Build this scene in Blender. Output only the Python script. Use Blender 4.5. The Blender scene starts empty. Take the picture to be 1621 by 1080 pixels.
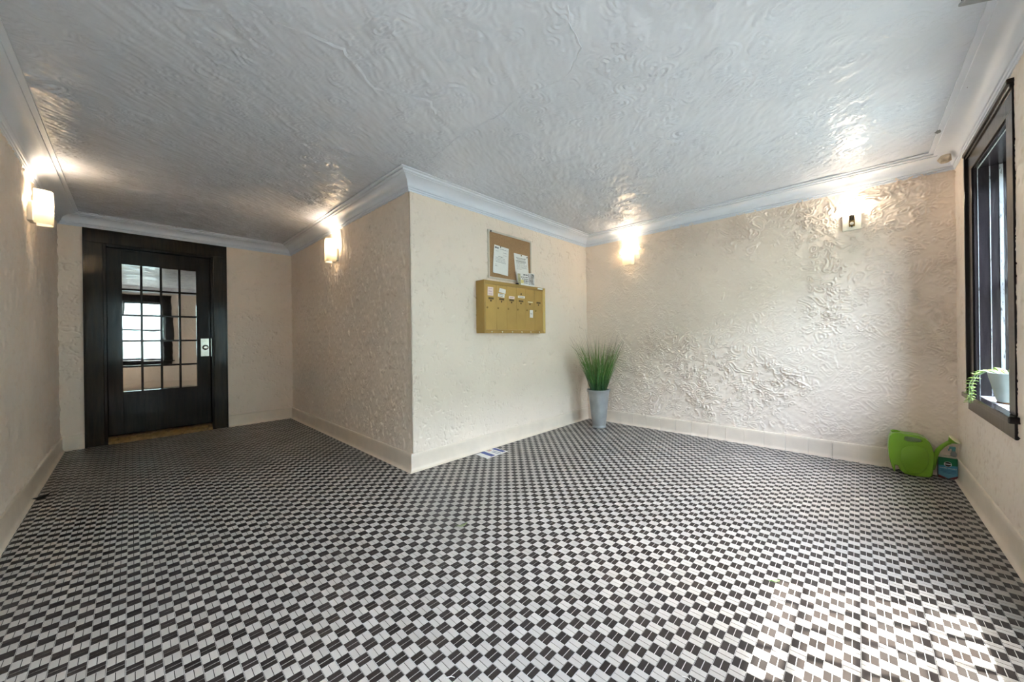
import bpy, bmesh, math, random
import numpy as np
from mathutils import Vector, Matrix

random.seed(7)
scene = bpy.context.scene
C = scene.collection
PI = math.pi

# ------------------------------------------------------------------ camera
H = 1.04
YAW, ROLL, FPX = 0.8094, -0.0126, 574.613
cam_data = bpy.data.cameras.new('camera')
cam_data.sensor_fit = 'HORIZONTAL'
cam_data.sensor_width = 36.0
cam_data.lens = FPX / 1621.0 * 36.0
cam_data.shift_y = -2.821 / 1621.0
cam_data.clip_start = 0.01
cam = bpy.data.objects.new('camera', cam_data)
C.objects.link(cam)
cam.matrix_world = (Matrix.Translation((0, 0, H)) @ Matrix.Rotation(-YAW, 4, 'Z')
                    @ Matrix.Rotation(PI / 2, 4, 'X') @ Matrix.Rotation(ROLL, 4, 'Z'))
scene.camera = cam

# ------------------------------------------------------------------ sky, sun, exposure
SKY_STRENGTH = 4.0
SUN_STRENGTH = 15.0
BULB_STRENGTH = 30.0
world = bpy.data.worlds.new('world')
scene.world = world
world.use_nodes = True
wn = world.node_tree.nodes
wl = world.node_tree.links
bg = wn['Background']
sky = wn.new('ShaderNodeTexSky')
sky.sky_type = 'NISHITA'
sky.sun_disc = False
sky.sun_elevation = math.radians(57)
sky.sun_rotation = math.radians(158)
sky.air_density = 1.0
sky.dust_density = 1.2
sky.ozone_density = 1.0
hs = wn.new('ShaderNodeHueSaturation')
hs.inputs['Saturation'].default_value = 0.62
wl.new(sky.outputs['Color'], hs.inputs['Color'])
wl.new(hs.outputs['Color'], bg.inputs['Color'])
bg.inputs['Strength'].default_value = SKY_STRENGTH

sun_data = bpy.data.lights.new('sun', 'SUN')
sun_data.energy = SUN_STRENGTH
sun_data.angle = math.radians(0.6)
sun_data.color = (1.0, 0.96, 0.9)
sun = bpy.data.objects.new('sun', sun_data)
C.objects.link(sun)
sun.location = (3.2, -6, 8)
sun.rotation_euler = Vector((-0.24, 0.59, -1.0)).to_track_quat('-Z', 'Y').to_euler()


def portal(x0, x1, z0, z1, y):
    d = bpy.data.lights.new('sky_portal', 'AREA')
    d.shape = 'RECTANGLE'
    d.size = x1 - x0
    d.size_y = z1 - z0
    d.cycles.is_portal = True
    o = bpy.data.objects.new('sky_portal', d)
    C.objects.link(o)
    o.location = ((x0 + x1) / 2, y, (z0 + z1) / 2)
    o.rotation_euler = Vector((0, 1, 0)).to_track_quat('-Z', 'Z').to_euler()


vs = scene.view_settings
vs.view_transform = 'Standard'
vs.look = 'None'
vs.gamma = 1.0
vs.use_curve_mapping = False
vs.exposure = 1.65
scene.cycles.max_bounces = 7
scene.cycles.diffuse_bounces = 6
scene.cycles.glossy_bounces = 3
scene.cycles.transparent_max_bounces = 8

# ------------------------------------------------------------------ dimensions
XL, XB, XR = -0.4956, 1.5359, 4.1169
YC, YD, YW = 2.5737, 5.6493, -0.53
ZC = 2.3443          # ceiling
WT = 0.25            # wall thickness
P = 0.0428           # floor pattern pitch
JX, JY = 0.7916, 0.8580


# ------------------------------------------------------------------ helpers
class MB:
    def __init__(self):
        self.v = []
        self.f = []

    def box(self, x0, x1, y0, y1, z0, z1):
        b = len(self.v)
        self.v += [(x0, y0, z0), (x1, y0, z0), (x1, y1, z0), (x0, y1, z0),
                   (x0, y0, z1), (x1, y0, z1), (x1, y1, z1), (x0, y1, z1)]
        self.f += [tuple(b + i for i in q) for q in
                   ((0, 3, 2, 1), (4, 5, 6, 7), (0, 1, 5, 4), (1, 2, 6, 5), (2, 3, 7, 6), (3, 0, 4, 7))]
        return self

    def rings(self, rings, closed=True, caps=True):
        b = len(self.v)
        n = len(rings[0])
        for r in rings:
            self.v += [tuple(p) for p in r]
        m = n if closed else n - 1
        for k in range(len(rings) - 1):
            for i in range(m):
                j = (i + 1) % n
                self.f.append((b + k * n + i, b + k * n + j, b + (k + 1) * n + j, b + (k + 1) * n + i))
        if caps and closed:
            self.f.append(tuple(b + i for i in range(n))[::-1])
            self.f.append(tuple(b + (len(rings) - 1) * n + i for i in range(n)))
        return self

    def tube(self, pts, rad, n=8, caps=True):
        pts = [Vector(p) for p in pts]
        rr = rad if isinstance(rad, (list, tuple)) else [rad] * len(pts)
        rings = []
        up = None
        for k, p in enumerate(pts):
            a = pts[max(k - 1, 0)]
            c = pts[min(k + 1, len(pts) - 1)]
            t = (c - a).normalized()
            if up is None:
                up = Vector((0, 0, 1)) if abs(t.z) < 0.9 else Vector((1, 0, 0))
            s = t.cross(up).normalized()
            up = s.cross(t).normalized()
            rings.append([p + (s * math.cos(2 * PI * i / n) + up * math.sin(2 * PI * i / n)) * rr[k] for i in range(n)])
        return self.rings(rings, True, caps)

    def lathe(self, prof, n=32, cx=0, cy=0, closed_profile=False):
        rings = []
        for r, z in prof:
            rings.append([(cx + r * math.cos(2 * PI * i / n), cy + r * math.sin(2 * PI * i / n), z) for i in range(n)])
        return self.rings(rings, True, not closed_profile)

    def lathe_y(self, prof, n=24, cx=0, cz=0):
        rings = []
        for r, y in prof:
            rings.append([(cx + r * math.cos(2 * PI * i / n), y, cz + r * math.sin(2 * PI * i / n)) for i in range(n)])
        return self.rings(rings, True, True)

    def ball(self, c, r, n=16, m=10, sz=1.0):
        prof = []
        for k in range(m + 1):
            a = -PI / 2 + PI * k / m
            prof.append((max(r * math.cos(a), 1e-5), c[2] + r * sz * math.sin(a)))
        return self.lathe(prof, n, c[0], c[1])

    def prism(self, poly, fn, a, b):
        """poly: 2-D loop; fn(u, v, t) -> 3-D; between t=a and t=b"""
        return self.rings([[fn(u, v, a) for u, v in poly], [fn(u, v, b) for u, v in poly]])

    def build(self, name, mat, parent=None, smooth=False, bevel=0, seg=2, angle=40):
        me = bpy.data.meshes.new(name)
        me.from_pydata([tuple(p) for p in self.v], [], self.f)
        bm = bmesh.new()
        bm.from_mesh(me)
        bmesh.ops.recalc_face_normals(bm, faces=bm.faces)
        bm.to_mesh(me)
        bm.free()
        o = bpy.data.objects.new(name, me)
        C.objects.link(o)
        if mat:
            me.materials.append(mat)
        if smooth:
            me.polygons.foreach_set('use_smooth', [True] * len(me.polygons))
            me.set_sharp_from_angle(angle=math.radians(angle))
        if bevel:
            b = o.modifiers.new('bevel', 'BEVEL')
            b.width = bevel
            b.segments = seg
            b.limit_method = 'ANGLE'
            b.angle_limit = math.radians(40)
        if parent:
            o.parent = parent
        return o


def BX(*a):
    return MB().box(*a)


def empty(name, loc=(0, 0, 0), rz=0.0):
    o = bpy.data.objects.new(name, None)
    o.empty_display_size = 0.05
    C.objects.link(o)
    o.location = loc
    o.rotation_euler = (0, 0, rz)
    return o


def tag(o, label, cat, group=None):
    o['label'] = label
    o['category'] = cat
    if group:
        o['group'] = group
    return o


def struct(o, label=None):
    o['kind'] = 'structure'
    if label:
        o['label'] = label
    return o


# ------------------------------------------------------------------ materials
class NT:
    def __init__(self, name):
        self.m = bpy.data.materials.new(name)
        self.m.use_nodes = True
        self.t = self.m.node_tree
        self.b = self.t.nodes['Principled BSDF']
        self.out = self.t.nodes['Material Output']

    def n(self, kind, **kw):
        x = self.t.nodes.new('ShaderNode' + kind)
        for k, v in kw.items():
            setattr(x, k, v)
        return x

    def l(self, a, b):
        self.t.links.new(a, b)

    def val(self, sock, v):
        if hasattr(v, 'is_output'):
            self.l(v, sock)
        elif v is not None:
            sock.default_value = v

    def math(self, op, a, b=None, c=None, clamp=False):
        x = self.n('Math', operation=op, use_clamp=clamp)
        self.val(x.inputs[0], a)
        if b is not None:
            self.val(x.inputs[1], b)
        if c is not None:
            self.val(x.inputs[2], c)
        return x.outputs[0]

    def vmath(self, op, a, b=None, s=None):
        x = self.n('VectorMath', operation=op)
        self.val(x.inputs[0], a)
        if b is not None:
            self.val(x.inputs[1], b)
        if s is not None:
            self.val(x.inputs['Scale'], s)
        return x.outputs['Value'] if op in ('DISTANCE', 'LENGTH', 'DOT_PRODUCT') else x.outputs[0]

    def pos(self):
        return self.n('NewGeometry').outputs['Position']

    def objco(self):
        return self.n('TexCoord').outputs['Object']

    def noise(self, vec, scale, detail=3.0, rough=0.5, dist=0.0, color=False):
        x = self.n('TexNoise')
        self.l(vec, x.inputs['Vector'])
        x.inputs['Scale'].default_value = scale
        x.inputs['Detail'].default_value = detail
        x.inputs['Roughness'].default_value = rough
        x.inputs['Distortion'].default_value = dist
        return x.outputs['Color'] if color else x.outputs[0]

    def ramp(self, fac, stops):
        x = self.n('ValToRGB')
        e = x.color_ramp.elements
        while len(e) < len(stops):
            e.new(0.5)
        for i, (p, c) in enumerate(stops):
            e[i].position = p
            e[i].color = c if len(c) == 4 else (*c, 1)
        self.l(fac, x.inputs[0])
        return x.outputs[0]

    def smooth(self, v, a, b, lo=0.0, hi=1.0):
        x = self.n('MapRange', interpolation_type='SMOOTHSTEP')
        self.val(x.inputs['Value'], v)
        x.inputs['From Min'].default_value = a
        x.inputs['From Max'].default_value = b
        x.inputs['To Min'].default_value = lo
        x.inputs['To Max'].default_value = hi
        return x.outputs[0]

    def mix(self, fac, a, b, blend='MIX'):
        x = self.n('Mix', data_type='RGBA', blend_type=blend)
        self.val(x.inputs['Factor'], fac)
        self.val(x.inputs['A'], (*a, 1) if isinstance(a, tuple) and len(a) == 3 else a)
        self.val(x.inputs['B'], (*b, 1) if isinstance(b, tuple) and len(b) == 3 else b)
        return x.outputs['Result']

    def bump(self, h, dist, strength=1.0):
        x = self.n('Bump')
        x.inputs['Strength'].default_value = strength
        x.inputs['Distance'].default_value = dist
        self.l(h, x.inputs['Height'])
        self.l(x.outputs[0], self.b.inputs['Normal'])
        return x

    def set(self, **kw):
        names = dict(color='Base Color', rough='Roughness', metal='Metallic', spec='Specular IOR Level',
                     coat='Coat Weight', coat_rough='Coat Roughness', trans='Transmission Weight',
                     emit='Emission Color', estr='Emission Strength')
        for k, v in kw.items():
            if isinstance(v, tuple) and len(v) == 3:
                v = (*v, 1)
            self.val(self.b.inputs[names[k]], v)
        return self


def plain(name, color, rough=0.5, metal=0.0, var=0.08, nscale=30, bump=0.0, bscale=80, coat=0.0, spec=0.5):
    t = NT(name)
    p = t.objco()
    n = t.noise(p, nscale, 3)
    dark = tuple(c * (1 - var) for c in color)
    lite = tuple(min(c * (1 + var), 1) for c in color)
    t.set(color=t.ramp(n, [(0.3, dark), (0.7, lite)]), rough=rough, metal=metal, coat=coat, spec=spec)
    if bump:
        t.bump(t.noise(p, bscale, 4), bump)
    return t.m


def stucco(name, color, rough):
    t = NT(name)
    p = t.pos()
    col = t.ramp(t.noise(p, 1.6, 2), [(0.3, tuple(c * 0.95 for c in color)), (0.7, tuple(min(1, c * 1.03) for c in color))])
    t.set(color=col, rough=rough, spec=0.45)
    return t.m


WALL = (0.885, 0.75, 0.63)
M_wall_fine = stucco('cream_stucco_fine', WALL, 0.48)
M_wall_swirl = stucco('cream_stucco_swirled', WALL, 0.46)
M_wall_pit = stucco('cream_stucco_pitted', WALL, 0.50)
M_ceil = stucco('glossy_swirled_ceiling_paint', (0.70, 0.725, 0.795), 0.27)

# crown: blue-grey paint, soot above each lamp
t = NT('pale_blue_grey_moulding_paint')
p = t.pos()
col = t.ramp(t.noise(p, 4, 3), [(0.3, (0.73, 0.76, 0.83)), (0.7, (0.78, 0.805, 0.86))])
soot = None
for q in ((XL + 0.08, 4.19, 2.30), (XB - 0.09, 4.02, 2.31), (XR - 0.07, 1.97, 2.29), (XR - 0.08, 0.03, 2.30)):
    d = t.smooth(t.vmath('DISTANCE', p, q), 0.075, 0.01)
    soot = d if soot is None else t.math('ADD', soot, d)
soot = t.math('MULTIPLY', soot, t.smooth(t.noise(p, 18, 3), 0.3, 0.7, 0.1, 0.6))
t.set(color=t.mix(soot, col, (0.2, 0.2, 0.2)), rough=0.42)
t.bump(t.noise(p, 20, 3), 0.0012)
M_crown = t.m

M_base = plain('cream_painted_base', (0.80, 0.675, 0.55), 0.40, var=0.05, nscale=8, bump=0.0008, bscale=25)


def tile_mat(name, color, var, rough):
    t = NT(name)
    p = t.pos()
    q = t.vmath('DIVIDE', t.vmath('SUBTRACT', p, (JX - 20 * P, JY - 40 * P, 0)), (P, P, 1.0))
    q = t.vmath('FLOOR', q)
    wn_ = t.n('TexWhiteNoise', noise_dimensions='2D')
    t.l(q, wn_.inputs['Vector'])
    f = t.math('MULTIPLY_ADD', t.noise(p, 240, 2), 0.35, t.math('MULTIPLY', wn_.outputs['Value'], 0.65))
    f = t.math('MULTIPLY_ADD', t.math('SUBTRACT', t.noise(p, 1.4, 3), 0.5), 0.7, f)
    c = t.ramp(f, [(0.1, tuple(x * (1 - var) for x in color)), (0.8, tuple(min(1, x * (1 + var)) for x in color))])
    t.set(color=c, rough=t.smooth(t.noise(p, 6, 4), 0.3, 0.7, rough - 0.06, rough + 0.1), spec=0.5)
    return t.m


M_tw = tile_mat('off_white_porcelain_tile', (0.41, 0.375, 0.338), 0.08, 0.38)
M_tb = tile_mat('brown_black_porcelain_tile', (0.022, 0.016, 0.014), 0.35, 0.40)
t = NT('floor_grout')
p = t.pos()
ck = t.n('TexChecker')
ck.inputs['Scale'].default_value = 1.0 / P
q = t.vmath('SUBTRACT', p, (JX, JY, 0))
q = t.vmath('MULTIPLY', q, (1, 1, 0))
q = t.vmath('ADD', q, (0, 0, P * 0.5))
t.l(q, ck.inputs['Vector'])
ck.inputs['Color1'].default_value = (0.045, 0.04, 0.036, 1)
ck.inputs['Color2'].default_value = (0.62, 0.60, 0.57, 1)
GROUT_CK = ck
t.set(color=ck.outputs['Color'], rough=0.85)
t.bump(t.noise(p, 300, 2), 0.0005)
M_grout = t.m


def gloss_wood(name, c0, c1, rough, coat=0.6):
    t = NT(name)
    p = t.objco()
    mp = t.n('Mapping')
    t.l(p, mp.inputs['Vector'])
    mp.inputs['Scale'].default_value = (14, 14, 1.2)
    n = t.noise(mp.outputs[0], 3, 5, 0.6, 0.4)
    t.set(color=t.ramp(n, [(0.25, c0), (0.75, c1)]), rough=rough,
          coat=coat, coat_rough=0.12, spec=0.22)
    t.bump(n, 0.0007)
    return t.m


M_door = gloss_wood('dark_brown_varnished_wood', (0.010, 0.0075, 0.006), (0.026, 0.018, 0.013), 0.13, 0.0)
M_casing = gloss_wood('dark_umber_varnished_casing', (0.014, 0.010, 0.007), (0.040, 0.028, 0.018), 0.15, 0.0)
M_winwood = gloss_wood('black_brown_gloss_window_paint', (0.010, 0.008, 0.009), (0.022, 0.017, 0.018), 0.13, 0.0)

t = NT('worn_bead_with_white_undercoat')
p = t.objco()
mp = t.n('Mapping')
t.l(p, mp.inputs['Vector'])
mp.inputs['Scale'].default_value = (1, 1, 0.18)
w = t.smooth(t.noise(mp.outputs[0], 110, 5, 0.7), 0.36, 0.46)
t.set(color=t.mix(w, (0.02, 0.015, 0.016), (0.26, 0.26, 0.265)), rough=0.5)
t.bump(t.noise(p, 200, 3), 0.001)
M_worn = t.m

t = NT('worn_white_sill_paint')
p = t.objco()
w = t.smooth(t.noise(p, 22, 6, 0.7), 0.40, 0.62)
t.set(color=t.mix(w, (0.62, 0.64, 0.66), (0.16, 0.15, 0.15)), rough=0.4)
t.bump(w, 0.0008)
M_sill = t.m

t = NT('worn_brown_threshold')
p = t.objco()
n = t.noise(p, 24, 6, 0.7)
t.set(color=t.ramp(n, [(0.30, (0.012, 0.008, 0.004)), (0.43, (0.20, 0.115, 0.035)), (0.7, (0.34, 0.20, 0.07))]), rough=0.6)
t.bump(n, 0.003)
M_thresh = t.m

t = NT('mirrored_door_pane')
p = t.pos()
t.set(color=(0.60, 0.585, 0.55), metal=1.0, rough=0.02)
t.bump(t.noise(p, 3.5, 2), 0.0004)
M_mirror = t.m

t = NT('clear_window_glass')
tr = t.n('BsdfTransparent')
tr.inputs[0].default_value = (0.95, 0.98, 0.97, 1)
gl = t.n('BsdfGlossy')
gl.inputs['Roughness'].default_value = 0.01
lw = t.n('LayerWeight')
lw.inputs['Blend'].default_value = 0.5
fac = t.math('MULTIPLY_ADD', t.math('POWER', lw.outputs['Facing'], 4.0), 0.85, 0.04)
ms = t.n('MixShader')
t.l(fac, ms.inputs[0])
t.l(tr.outputs[0], ms.inputs[1])
t.l(gl.outputs[0], ms.inputs[2])
t.l(ms.outputs[0], t.out.inputs['Surface'])
M_glass = t.m

M_nickel = plain('polished_nickel', (0.72, 0.70, 0.62), 0.18, 1.0, var=0.1, nscale=20)
M_darkmetal = plain('dark_bronze_metal', (0.06, 0.045, 0.03), 0.35, 0.8)
M_brass = plain('antique_brass', (0.30, 0.20, 0.07), 0.35, 0.9)
M_plate = plain('cream_enamel_plate', (0.80, 0.74, 0.62), 0.4, var=0.04)
M_black = plain('matte_black_plastic', (0.012, 0.011, 0.011), 0.5)

t = NT('frosted_glass_shade')
tl = t.n('BsdfTranslucent')
tl.inputs[0].default_value = (0.92, 0.86, 0.74, 1)
df = t.n('BsdfDiffuse')
df.inputs[0].default_value = (0.90, 0.86, 0.78, 1)
gl = t.n('BsdfGlossy')
gl.inputs['Roughness'].default_value = 0.25
m1 = t.n('MixShader')
m1.inputs[0].default_value = 0.45
t.l(tl.outputs[0], m1.inputs[1])
t.l(df.outputs[0], m1.inputs[2])
m2 = t.n('MixShader')
m2.inputs[0].default_value = 0.05
t.l(m1.outputs[0], m2.inputs[1])
t.l(gl.outputs[0], m2.inputs[2])
t.l(m2.outputs[0], t.out.inputs['Surface'])
M_shade = t.m

def bulb_mat(strength):
    t = NT('lit_bulb_glass')
    t.set(color=(0.9, 0.88, 0.82), rough=0.3, emit=(1.0, 0.86, 0.68), estr=strength)
    return t.m


# ------------------------------------------------------------------ floor
PX0, PX1, PY0, PY1 = XL, XR, YW, YD
fl = MB()
fl.box(XL - WT, XR + WT, YW - WT, YC + 0.02, -0.10, -0.0011)
fl.box(XL - WT, XB + 0.02, YC + 0.02, YD + WT, -0.10, -0.0011)
floor = struct(fl.build('floor', M_grout), 'floor of small off-white and black paired mosaic tiles')


def inside_rects(cx, cy):
    if XL < cx < XR and YW < cy < YC:
        return (XL, XR, YW, YC)
    if XL < cx < XB and YC <= cy < YD:
        return (XL, XB, YC, YD)
    return None


def project(x, y, z):
    s, c = math.sin(YAW), math.cos(YAW)
    d = x * s + y * c
    if d < 0.1:
        return None
    a, b = (x * c - y * s) / d, -(z - H) / d
    cr, sr = math.cos(ROLL), math.sin(ROLL)
    return 810.5 + FPX * (a * cr - b * sr), 537.2 + FPX * (a * sr + b * cr), d


GAP = 0.0011
cells = []
i0, i1 = int((XL - JX) / P) - 2, int((XR - JX) / P) + 2
k0, k1 = int((YW - JY) / P) - 2, int((YD - JY) / P) + 2
for i in range(i0, i1):
    for k in range(k0, k1):
        ax, ay = JX + i * P, JY + k * P
        black = ((i + k) % 2 == 0)
        for s in (0, 1):
            if black:
                r = [ax, ax + P, ay + s * P / 2, ay + (s + 1) * P / 2]
            else:
                r = [ax + s * P / 2, ax + (s + 1) * P / 2, ay, ay + P]
            cx, cy = (r[0] + r[1]) / 2, (r[2] + r[3]) / 2
            q = inside_rects(cx, cy)
            if not q:
                continue
            full = r[0] >= q[0] and r[1] <= q[1] and r[2] >= q[2] and r[3] <= q[3]
            r = [max(r[0], q[0]), min(r[1], q[1]), max(r[2], q[2]), min(r[3], q[3])]
            pr = project(cx, cy, 0)
            area = 0
            if pr and full and 6 < pr[0] < 1615 and 550 < pr[1] < 1072:
                area = 1 / pr[2] ** 3
            cells.append((area, black, r, full))
cells.sort(key=lambda c: -c[0])


def tile_mesh(name, w, l, mat):
    b = MB()
    x, y, ch = w / 2 - GAP, l / 2 - GAP, 0.0004
    b.rings([[(-x, -y, -0.0015), (x, -y, -0.0015), (x, y, -0.0015), (-x, y, -0.0015)],
             [(-x, -y, -ch), (x, -y, -ch), (x, y, -ch), (-x, y, -ch)],
             [(-x + ch, -y + ch, 0), (x - ch, -y + ch, 0), (x - ch, y - ch, 0), (-x + ch, y - ch, 0)]])
    me = bpy.data.meshes.new(name)
    me.from_pydata(b.v, [], b.f[:-2] + [b.f[-1]])
    me.materials.append(mat)
    return me


me_w = tile_mesh('off_white_tile', P / 2, P, M_tw)
me_b = tile_mesh('black_tile', P, P / 2, M_tb)
for area, black, r, full in cells[:300]:
    o = bpy.data.objects.new('black_tile' if black else 'white_tile', me_b if black else me_w)
    C.objects.link(o)
    o.location = ((r[0] + r[1]) / 2, (r[2] + r[3]) / 2, 0)
    o.parent = floor
fv, ff, fm = [], [], []
for area, black, r, full in cells[300:]:
    x0, x1, y0, y1 = r[0] + GAP, r[1] - GAP, r[2] + GAP, r[3] - GAP
    if x1 - x0 < 0.001 or y1 - y0 < 0.001:
        continue
    b = len(fv)
    for z in (-0.0015, 0.0):
        fv += [(x0, y0, z), (x1, y0, z), (x1, y1, z), (x0, y1, z)]
    ff += [(b + 4, b + 5, b + 6, b + 7), (b, b + 1, b + 5, b + 4), (b + 1, b + 2, b + 6, b + 5),
           (b + 2, b + 3, b + 7, b + 6), (b + 3, b, b + 4, b + 7)]
    fm += [1 if black else 0] * 5
me = bpy.data.meshes.new('tile_field')
me.from_pydata(fv, [], ff)
me.materials.append(M_tw)
me.materials.append(M_tb)
me.polygons.foreach_set('material_index', fm)
o = bpy.data.objects.new('tile_field', me)
C.objects.link(o)
o.parent = floor
o['kind'] = 'stuff'

# ------------------------------------------------------------------ walls
# openings in the right wall (x0, x1, z0, z1): near window, glazed entrance door, far window
WIN_A = (-0.17, 0.55, 0.64, 2.05)
WIN_C = (2.84, 3.56, 0.64, 2.05)
DOOR_B = (1.50, 2.40, 0.0, 2.12)
DOOR_1 = (-0.195, 0.69, 0.0, 2.085)


# relief of the plaster, built as real geometry -----------------------------
def noise2(u, v, scale, seed, octaves=1):
    out = np.zeros_like(u)
    amp, tot = 1.0, 0.0
    for o in range(octaves):
        g = np.random.RandomState(seed + 17 * o).rand(256, 256)
        a, b_ = u * scale + 31.7 * o + 50, v * scale + 11.3 * o + 50
        i, j = np.floor(a).astype(int), np.floor(b_).astype(int)
        fa, fb = a - i, b_ - j
        fa, fb = fa * fa * (3 - 2 * fa), fb * fb * (3 - 2 * fb)
        i0, i1, j0, j1 = i % 256, (i + 1) % 256, j % 256, (j + 1) % 256
        out += amp * ((g[i0, j0] * (1 - fa) + g[i1, j0] * fa) * (1 - fb) + (g[i0, j1] * (1 - fa) + g[i1, j1] * fa) * fb)
        tot += amp
        amp *= 0.55
        scale *= 2.03
    return out / tot


def sstep(x, a, b_):
    q = np.clip((x - a) / (b_ - a), 0, 1)
    return q * q * (3 - 2 * q)


def cells2(u, v, S, seed):
    rs = np.random.RandomState(seed)
    g = rs.rand(4, 128, 128)
    a, b_ = u * S + 40, v * S + 40
    i, j = np.floor(a).astype(int), np.floor(b_).astype(int)
    best = np.full(u.shape, 9.0)
    r1 = np.zeros_like(u)
    r2 = np.zeros_like(u)
    for di in (-1, 0, 1):
        for dj in (-1, 0, 1):
            ii, jj = (i + di) % 128, (j + dj) % 128
            d = np.hypot(i + di + g[0, ii, jj] - a, j + dj + g[1, ii, jj] - b_)
            m = d < best
            best = np.where(m, d, best)
            r1 = np.where(m, g[2, ii, jj], r1)
            r2 = np.where(m, g[3, ii, jj], r2)
    return best, r1, r2


def swirls(u, v, S, ring, keep, warp, cover, seed, lo=0.42, hi=0.6):
    """concentric trowel arcs around scattered centres"""
    wu = (noise2(u, v, 5.5, seed + 1, 2) - 0.5) * warp
    wv = (noise2(u, v, 5.5, seed + 2, 2) - 0.5) * warp
    d, r1, r2 = cells2(u + wu, v + wv, S, seed)
    s_ = (0.5 + 0.5 * np.sin(2 * PI * d / (ring * S) + 6.28 * r1)) ** 1.5
    return s_ * sstep(r2, keep, keep + 0.2) * sstep(d, 0.8, 0.3) * sstep(noise2(u, v, cover, seed + 3, 2), lo, hi)


def curls(u, v, scale, seed, width=0.018, lo=0.55):
    n = noise2(u, v, scale, seed, 2)
    return sstep(np.abs(n - 0.5), width, 0.0) * sstep(noise2(u, v, scale * 0.9, seed + 9, 2), lo, lo + 0.08)


def h_swirl(u, v):
    big = 0.45 + 0.9 * sstep(noise2(u, v, 1.4, 12, 2), 0.40, 0.62)
    h = 0.0036 * swirls(u, v, 10.0, 0.024, 0.05, 0.24, 5.0, 3, 0.38, 0.50)
    h += 0.0032 * swirls(u, v, 16.0, 0.020, 0.10, 0.20, 9, 23, 0.42, 0.54)
    h += 0.0030 * swirls(u, v, 23.0, 0.018, 0.15, 0.16, 12, 27, 0.44, 0.54)
    return h * big + 0.0016 * noise2(u, v, 40, 5, 2) + 0.0025 * noise2(u, v, 5.0, 8, 2)


def h_pit(u, v):
    h = 0.0014 * noise2(u, v, 30, 41, 3) + 0.0022 * noise2(u, v, 3.2, 43, 2)
    h += 0.0016 * swirls(u, v, 13.0, 0.018, 0.35, 0.10, 6, 47)
    h -= 0.0058 * curls(u, v, 15, 51, 0.034, 0.53)
    h -= 0.0052 * curls(u, v, 24, 57, 0.042, 0.53)
    return h + 0.0055


def h_fine(u, v):
    h = 0.0034 * noise2(u * 1.6, v * 0.8, 30, 61, 3) + 0.0022 * noise2(u, v, 3.0, 63, 2)
    h += 0.0030 * sstep(noise2(u * 1.5, v * 0.6, 24, 66, 2), 0.60, 0.72) + 0.0018 * swirls(u, v, 13, 0.02, 0.3, 0.1, 5, 67)
    return h


def h_ceil(u, v):
    h = 0.0034 * swirls(u, v, 6.5, 0.0185, 0.03, 0.13, 3.6, 71, 0.36, 0.50)
    h += 0.0028 * swirls(u, v, 10.0, 0.0170, 0.10, 0.10, 5, 75, 0.38, 0.52)
    a = u * 0.85 + v * 0.5 + 0.10 * noise2(u, v, 4, 79, 2)
    c = v * 0.85 - u * 0.5 + 0.10 * noise2(u, v, 4, 80, 2)
    h += 0.0042 * noise2(a, c * 4.2, 15, 77, 3) + 0.006 * noise2(u, v, 1.8, 78, 2) + 0.0034 * noise2(u, v, 9, 82, 2)
    return h


def relief(name, u0, u1, v0, v1, step, fn, place, mat, label, slabs, holes=(), gain=1.7):
    """grid over (u, v) pushed out of the wall by fn; slabs are the boxes behind it"""
    nu, nv = int((u1 - u0) / step) + 1, int((v1 - v0) / step) + 1
    U, V = np.meshgrid(np.linspace(u0, u1, nu), np.linspace(v0, v1, nv), indexing='ij')
    Hh = fn(U, V) * gain + 0.0004
    co = np.stack(place(U, V, Hh), -1).reshape(-1, 3)
    idx = np.arange(nu * nv).reshape(nu, nv)
    q = np.stack([idx[:-1, :-1], idx[1:, :-1], idx[1:, 1:], idx[:-1, 1:]], -1)
    cu, cv = (U[:-1, :-1] + U[1:, 1:]) / 2, (V[:-1, :-1] + V[1:, 1:]) / 2
    keep = np.ones(cu.shape, bool)
    for a, b_, c, d in holes:
        keep &= ~((cu > a) & (cu < b_) & (cv > c) & (cv < d))
    q = q[keep]
    p0, p1, p2 = co[q[0]][0], co[q[0]][1], co[q[0]][2]
    nrm = np.cross(p1 - p0, p2 - p0)
    outw = np.array(place(np.array(0.0), np.array(0.0), np.array(1.0)), float) - np.array(place(np.array(0.0), np.array(0.0), np.array(0.0)), float)
    if np.dot(nrm, outw) < 0:
        q = q[:, ::-1]
    sb = MB()
    for bx_ in slabs:
        sb.box(*bx_)
    sv, sf = np.array(sb.v), np.array(sb.f) + len(co)
    co = np.concatenate([co, sv])
    nq = len(q)
    q = np.concatenate([q, sf])
    me = bpy.data.meshes.new(name)
    me.vertices.add(len(co))
    me.vertices.foreach_set('co', co.astype(np.float32).ravel())
    me.loops.add(len(q) * 4)
    me.loops.foreach_set('vertex_index', q.astype(np.int32).ravel())
    me.polygons.add(len(q))
    me.polygons.foreach_set('loop_start', np.arange(0, len(q) * 4, 4, dtype=np.int32))
    sm = np.zeros(len(q), bool)
    sm[:nq] = True
    me.update(calc_edges=True)
    me.polygons.foreach_set('use_smooth', sm)
    me.materials.append(mat)
    me.validate()
    o = bpy.data.objects.new(name, me)
    C.objects.link(o)
    return struct(o, label)


def slabs_x(x0, x1, y0, y1, holes):
    r = []
    cur = x0
    for a, c, z0, z1 in sorted(holes):
        r.append((cur, a, y0, y1, 0, ZC))
        if z0 > 0:
            r.append((a, c, y0, y1, 0, z0))
        r.append((a, c, y0, y1, z1, ZC))
        cur = c
    r.append((cur, x1, y0, y1, 0, ZC))
    return r


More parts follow.
